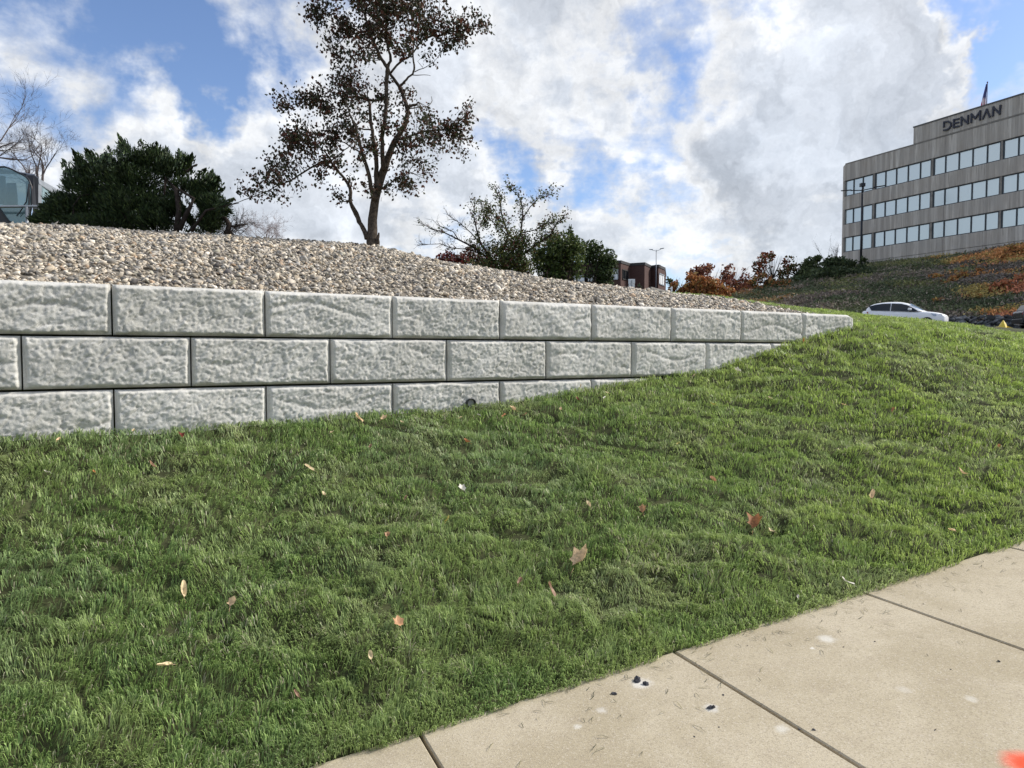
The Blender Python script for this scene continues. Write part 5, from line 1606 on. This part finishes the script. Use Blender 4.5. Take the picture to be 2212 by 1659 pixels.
mb = MB(); mb.add([p for r_ in rows for p in r_] + [(p[0], p[1] + .02, p[2]) for r_ in rows for p in r_], [(i * 7 + j, i * 7 + j + 1, (i + 1) * 7 + j + 1, (i + 1) * 7 + j) for i in range(13) for j in range(6)] + [(98 + i * 7 + j, 98 + (i + 1) * 7 + j, 98 + (i + 1) * 7 + j + 1, 98 + i * 7 + j + 1) for i in range(13) for j in range(6)])
mb.build('flag', M_flag, fl, smooth=True)


# ---------------------------------------------------------------- cars
def car(loc, heading, pitch, paint, label, L=4.52):
    """x forward, local; profile in (x,z)"""
    root = empty('parked_car', loc); root.rotation_euler = (0, pitch, heading); root.rotation_mode = 'XYZ'
    tag(root, label, 'car', 'parked cars beyond the lawn')
    W = .92
    # body cross-section loft along x: (x, z_low, z_belt, half width)
    st_ = [(0.0, .45, .98, .70), (.06, .32, 1.06, .80), (.25, .24, 1.10, .88), (.8, .22, 1.09, .92), (1.6, .20, 1.05, .92), (2.4, .20, 1.02, .92), (3.0, .20, .99, .92), (3.3, .21, 1.00, .91), (3.8, .22, .96, .89), (4.2, .24, .89, .84), (4.42, .28, .80, .74), (4.52, .38, .66, .62)]
    mb = MB(); ns = 12
    for (x, zl, zb, hw) in st_:
        h = zb - zl
        ring = [(-.86, 0), (-1, .22), (-1.0, .55), (-.985, .80), (-.93, .96), (-.70, 1.0 + .02), (.70, 1.02), (.93, .96), (.985, .80), (1.0, .55), (1, .22), (.86, 0)]
        mb.v += [(x, a * hw, zl + b_ * h) for a, b_ in ring]
    for i in range(len(st_) - 1):
        for k_ in range(ns):
            mb.f.append((i * ns + k_, i * ns + (k_ + 1) % ns, (i + 1) * ns + (k_ + 1) % ns, (i + 1) * ns + k_))
    mb.f.append(tuple(range(ns))[::-1]); mb.f.append(tuple((len(st_) - 1) * ns + k_ for k_ in range(ns)))
    bd = mb.build('body', paint, root, smooth=True)
    sub = bd.modifiers.new('s', 'SUBSURF'); sub.levels = sub.render_levels = 2
    # greenhouse: roof rail points
    gh = [(.18, 1.06, .80, 1.07), (.42, 1.45, .64, 1.40), (.9, 1.57, .62, 1.5), (1.6, 1.63, .61, 1.55), (2.2, 1.60, .60, 1.52), (2.65, 1.44, .60, 1.38), (3.15, 1.16, .68, 1.12), (3.42, 1.0, .76, 1.0)]
    mb = MB()
    for (x, zt2, hw, zr_) in gh:
        mb.v += [(x, -.86, 1.0), (x, -hw - .03, zr_), (x, -hw + .12, zt2), (x, hw - .12, zt2), (x, hw + .03, zr_), (x, .86, 1.0)]
    for i in range(len(gh) - 1):
        for k_ in range(5): mb.f.append((i * 6 + k_, i * 6 + k_ + 1, (i + 1) * 6 + k_ + 1, (i + 1) * 6 + k_))
    mb.f.append(tuple(range(6))); mb.f.append(tuple((len(gh) - 1) * 6 + k_ for k_ in range(6)))
    rf = mb.build('roof', paint, root, smooth=True)
    rf.modifiers.new('s', 'SUBSURF').render_levels = 2
    # side glass
    for sg_ in (-1, 1):
        def sp_(x, z):
            hwt = np.interp(x, [g_[0] for g_ in gh], [g_[2] + .03 for g_ in gh]); zt2 = np.interp(x, [g_[0] for g_ in gh], [g_[3] for g_ in gh])
            f = np.clip((z - 1.0) / max(zt2 - 1.0, .01), 0, 1)
            return (x, sg_ * (.86 * (1 - f) + hwt * f + .035), z)
        for nm_, poly in (('rear_side_window', [(.42, 1.34), (.60, 1.08), (1.62, 1.04), (1.62, 1.49), (1.2, 1.49), (.8, 1.44)]), ('front_side_window', [(1.68, 1.49), (1.68, 1.04), (3.14, 1.00), (2.88, 1.18), (2.5, 1.38), (2.2, 1.46)])):
            mb = MB(); n = len(poly)
            mb.add([sp_(*p) for p in poly] + [tuple(np.array(sp_(*p)) - [0, sg_ * .05, 0]) for p in poly], [tuple(range(n)), tuple(range(2 * n - 1, n - 1, -1))] + [(i, (i + 1) % n, n + (i + 1) % n, n + i) for i in range(n)])
            mb.build('side_window', M_darkglass, root)
        # mirror
        mb = MB(); mb.box(2.62, 2.80, sg_ * .98 - .10, sg_ * .98 + .10, 1.05, 1.19); mm = mb.build('mirror', paint, root, smooth=True, bevel=.04)
        # lights
        mb = MB(); mb.add([(3.95, sg_ * .885, .70), (4.38, sg_ * .72, .66), (4.36, sg_ * .74, .80), (3.80, sg_ * .885, .86), (3.95, sg_ * .80, .70), (4.30, sg_ * .62, .66), (4.28, sg_ * .62, .80), (3.80, sg_ * .80, .86)], [(0, 1, 2, 3), (4, 7, 6, 5), (0, 4, 5, 1), (1, 5, 6, 2), (2, 6, 7, 3), (3, 7, 4, 0)])
        mb.build('headlight', mat('lamp_lens', (.55, .58, .62), .1, metal=.3), root)
        mb = MB(); mb.add([(-.01, sg_ * .62, .84), (.42, sg_ * .905, .88), (.42, sg_ * .90, 1.0), (.02, sg_ * .62, 1.02), (.1, sg_ * .60, .84), (.42, sg_ * .8, .88), (.42, sg_ * .8, 1.0), (.1, sg_ * .60, 1.02)], [(0, 1, 2, 3), (4, 7, 6, 5), (0, 4, 5, 1), (1, 5, 6, 2), (2, 6, 7, 3), (3, 7, 4, 0)])
        mb.build('tail_light', mat('tail_red', (.35, .02, .03), .2), root)
        for xw in (.82, 3.62):
            mb = MB()
            pr_ = [(sg_ * .93, .0), (sg_ * .93, .24), (sg_ * .92, .32), (sg_ * .72, .33)]
            nseg = 20
            vs = []
            for (yy, rr) in pr_:
                vs += [(xw + rr * math.cos(2 * math.pi * k_ / nseg), yy, .33 + rr * math.sin(2 * math.pi * k_ / nseg)) for k_ in range(nseg)]
            mb.v = vs
            mb.f = [(i * nseg + k_, i * nseg + (k_ + 1) % nseg, (i + 1) * nseg + (k_ + 1) % nseg, (i + 1) * nseg + k_) for i in range(3) for k_ in range(nseg)]
            wh = mb.build('wheel', M_tyre, root)
            mb = MB()
            for s_k in range(5):
                an = 2 * math.pi * s_k / 5
                ca, sa = math.cos(an), math.sin(an)
                q_ = [(.03, -.035), (.22, -.03), (.22, .03), (.03, .035)]
                mb.prism([(0, 0)], 'y', 0, 0) if False else mb.add([(xw + a_ * ca - b_ * sa, sg_ * .945, .33 + a_ * sa + b_ * ca) for a_, b_ in q_] + [(xw + a_ * ca - b_ * sa, sg_ * .932, .33 + a_ * sa + b_ * ca) for a_, b_ in q_], [(0, 1, 2, 3), (4, 7, 6, 5), (0, 4, 5, 1), (1, 5, 6, 2), (2, 6, 7, 3), (3, 7, 4, 0)])
            mb.build('rim', M_greymetal, wh)
    # windshield and rear glass, slightly proud
    mb = MB(); mb.add([(2.66, -.52, 1.478), (2.66, .52, 1.478), (3.36, .68, 1.06), (3.36, -.68, 1.06), (2.64, -.52, 1.44), (2.64, .52, 1.44), (3.34, .68, 1.02), (3.34, -.68, 1.02)], [(0, 1, 2, 3), (4, 7, 6, 5), (0, 4, 5, 1), (1, 5, 6, 2), (2, 6, 7, 3), (3, 7, 4, 0)])
    mb.build('windshield', mat('sky_glass', (.55, .6, .62), .08, metal=.7), root)
    mb = MB(); mb.add([(.20, -.60, 1.12), (.20, .60, 1.12), (.40, .52, 1.42), (.40, -.52, 1.42), (.3, -.60, 1.12), (.3, .60, 1.12), (.5, .52, 1.42), (.5, -.52, 1.42)], [(0, 1, 2, 3), (4, 7, 6, 5), (0, 4, 5, 1), (1, 5, 6, 2), (2, 6, 7, 3), (3, 7, 4, 0)])
    mb.build('rear_window', M_darkglass, root)
    mb = MB(); mb.box(4.40, 4.49, -.42, .42, .60, .70); mb.build('grille', M_black, root)
    mb = MB(); mb.box(-.03, .10, -.66, .66, .34, .62); mb.build('rear_bumper', M_black, root, bevel=.04)
    return root


M_whitecar = mat('white_car_paint', (.90, .90, .91), .4, coat=.3)
M_darkcar = mat('dark_car_paint', (.014, .018, .030), .25, coat=.8)
def proj(P):
    X, Y, Z = P; z_ = Y * math.cos(PITCH) - Z * math.sin(PITCH); v = Y * math.sin(PITCH) + Z * math.cos(PITCH)
    return CX + F * X / z_, CY - F * v / z_
HD = R(-40)
CL = at(1866, 700, 44.8); CL[2] = .40 + .0335 * (44.8 - 14) + .12
car(CL, HD, R(1.2), M_whitecar, 'white hatchback parked beyond the crest of the lawn')
for lx, ly, lz in ((0, -.9, 1), (4.5, -.7, .6), (4.5, .7, .6), (1.6, -.6, 1.63), (.0, .9, 1), (3.1, -.86, 1.04)):
    print('car', proj((CL[0] + lx * math.cos(HD) - ly * math.sin(HD), CL[1] + lx * math.sin(HD) + ly * math.cos(HD), CL[2] + lz)))
DL = at(2197, 690, 41); DL[2] = .40 + .0335 * (41 - 14) + .05
car(DL, R(-12), 0, M_darkcar, 'dark car cut off by the right border, only its rear corner showing')
# parking lot surface
mb = MB()
vs = []
for (X, Y) in ((14, 36), (60, 32), (60, 56), (14, 60)): vs.append((X, Y, .40 + .0335 * (Y - 14) + .012))
mb.add(vs, [(0, 1, 2, 3)])
tag(mb.build('parking_lot', M_asphalt), kind='structure')

# yellow marker behind the crest
YP = at(2166, 707, 19.0); YP[2] -= .06
ym = empty('yellow_marker', YP); ym.scale = (.88, .88, .88); tag(ym, 'small yellow pointed marker on flat feet behind the crest near the dark car', 'marker')
mb = MB()
mb.add([(-.13, -.10, 0), (.0, -.16, 0), (.14, -.05, 0), (.10, .12, 0), (-.12, .12, 0), (-.085, -.05, .16), (0, -.075, .165), (.085, -.03, .17), (.06, .05, .16), (-.06, .05, .16), (.015, 0, .29), (.0, 0, .285)],
       [(0, 1, 6, 5), (1, 2, 7, 6), (2, 3, 8, 7), (3, 4, 9, 8), (4, 0, 5, 9), (5, 6, 11), (6, 7, 10, 11), (7, 8, 10), (8, 9, 11, 10), (9, 5, 11), (0, 4, 3, 2, 1)])
mb.build('cone', M_yellow, ym)
for sx, x0, x1 in ((-1, -.12, -.33), (1, .12, .37)):
    mb = MB(); mb.add([(x0, -.08, .09), (x1, -.05, .015 if sx > 0 else .055), (x1, .06, .015 if sx > 0 else .055), (x0, .08, .09), (x0, -.08, .0), (x1, -.05, -.02), (x1, .06, -.02), (x0, .08, .0)], [(0, 1, 2, 3), (4, 7, 6, 5), (0, 4, 5, 1), (1, 5, 6, 2), (2, 6, 7, 3), (3, 7, 4, 0)])
    mb.build('foot', M_yellow, ym)
print('done')
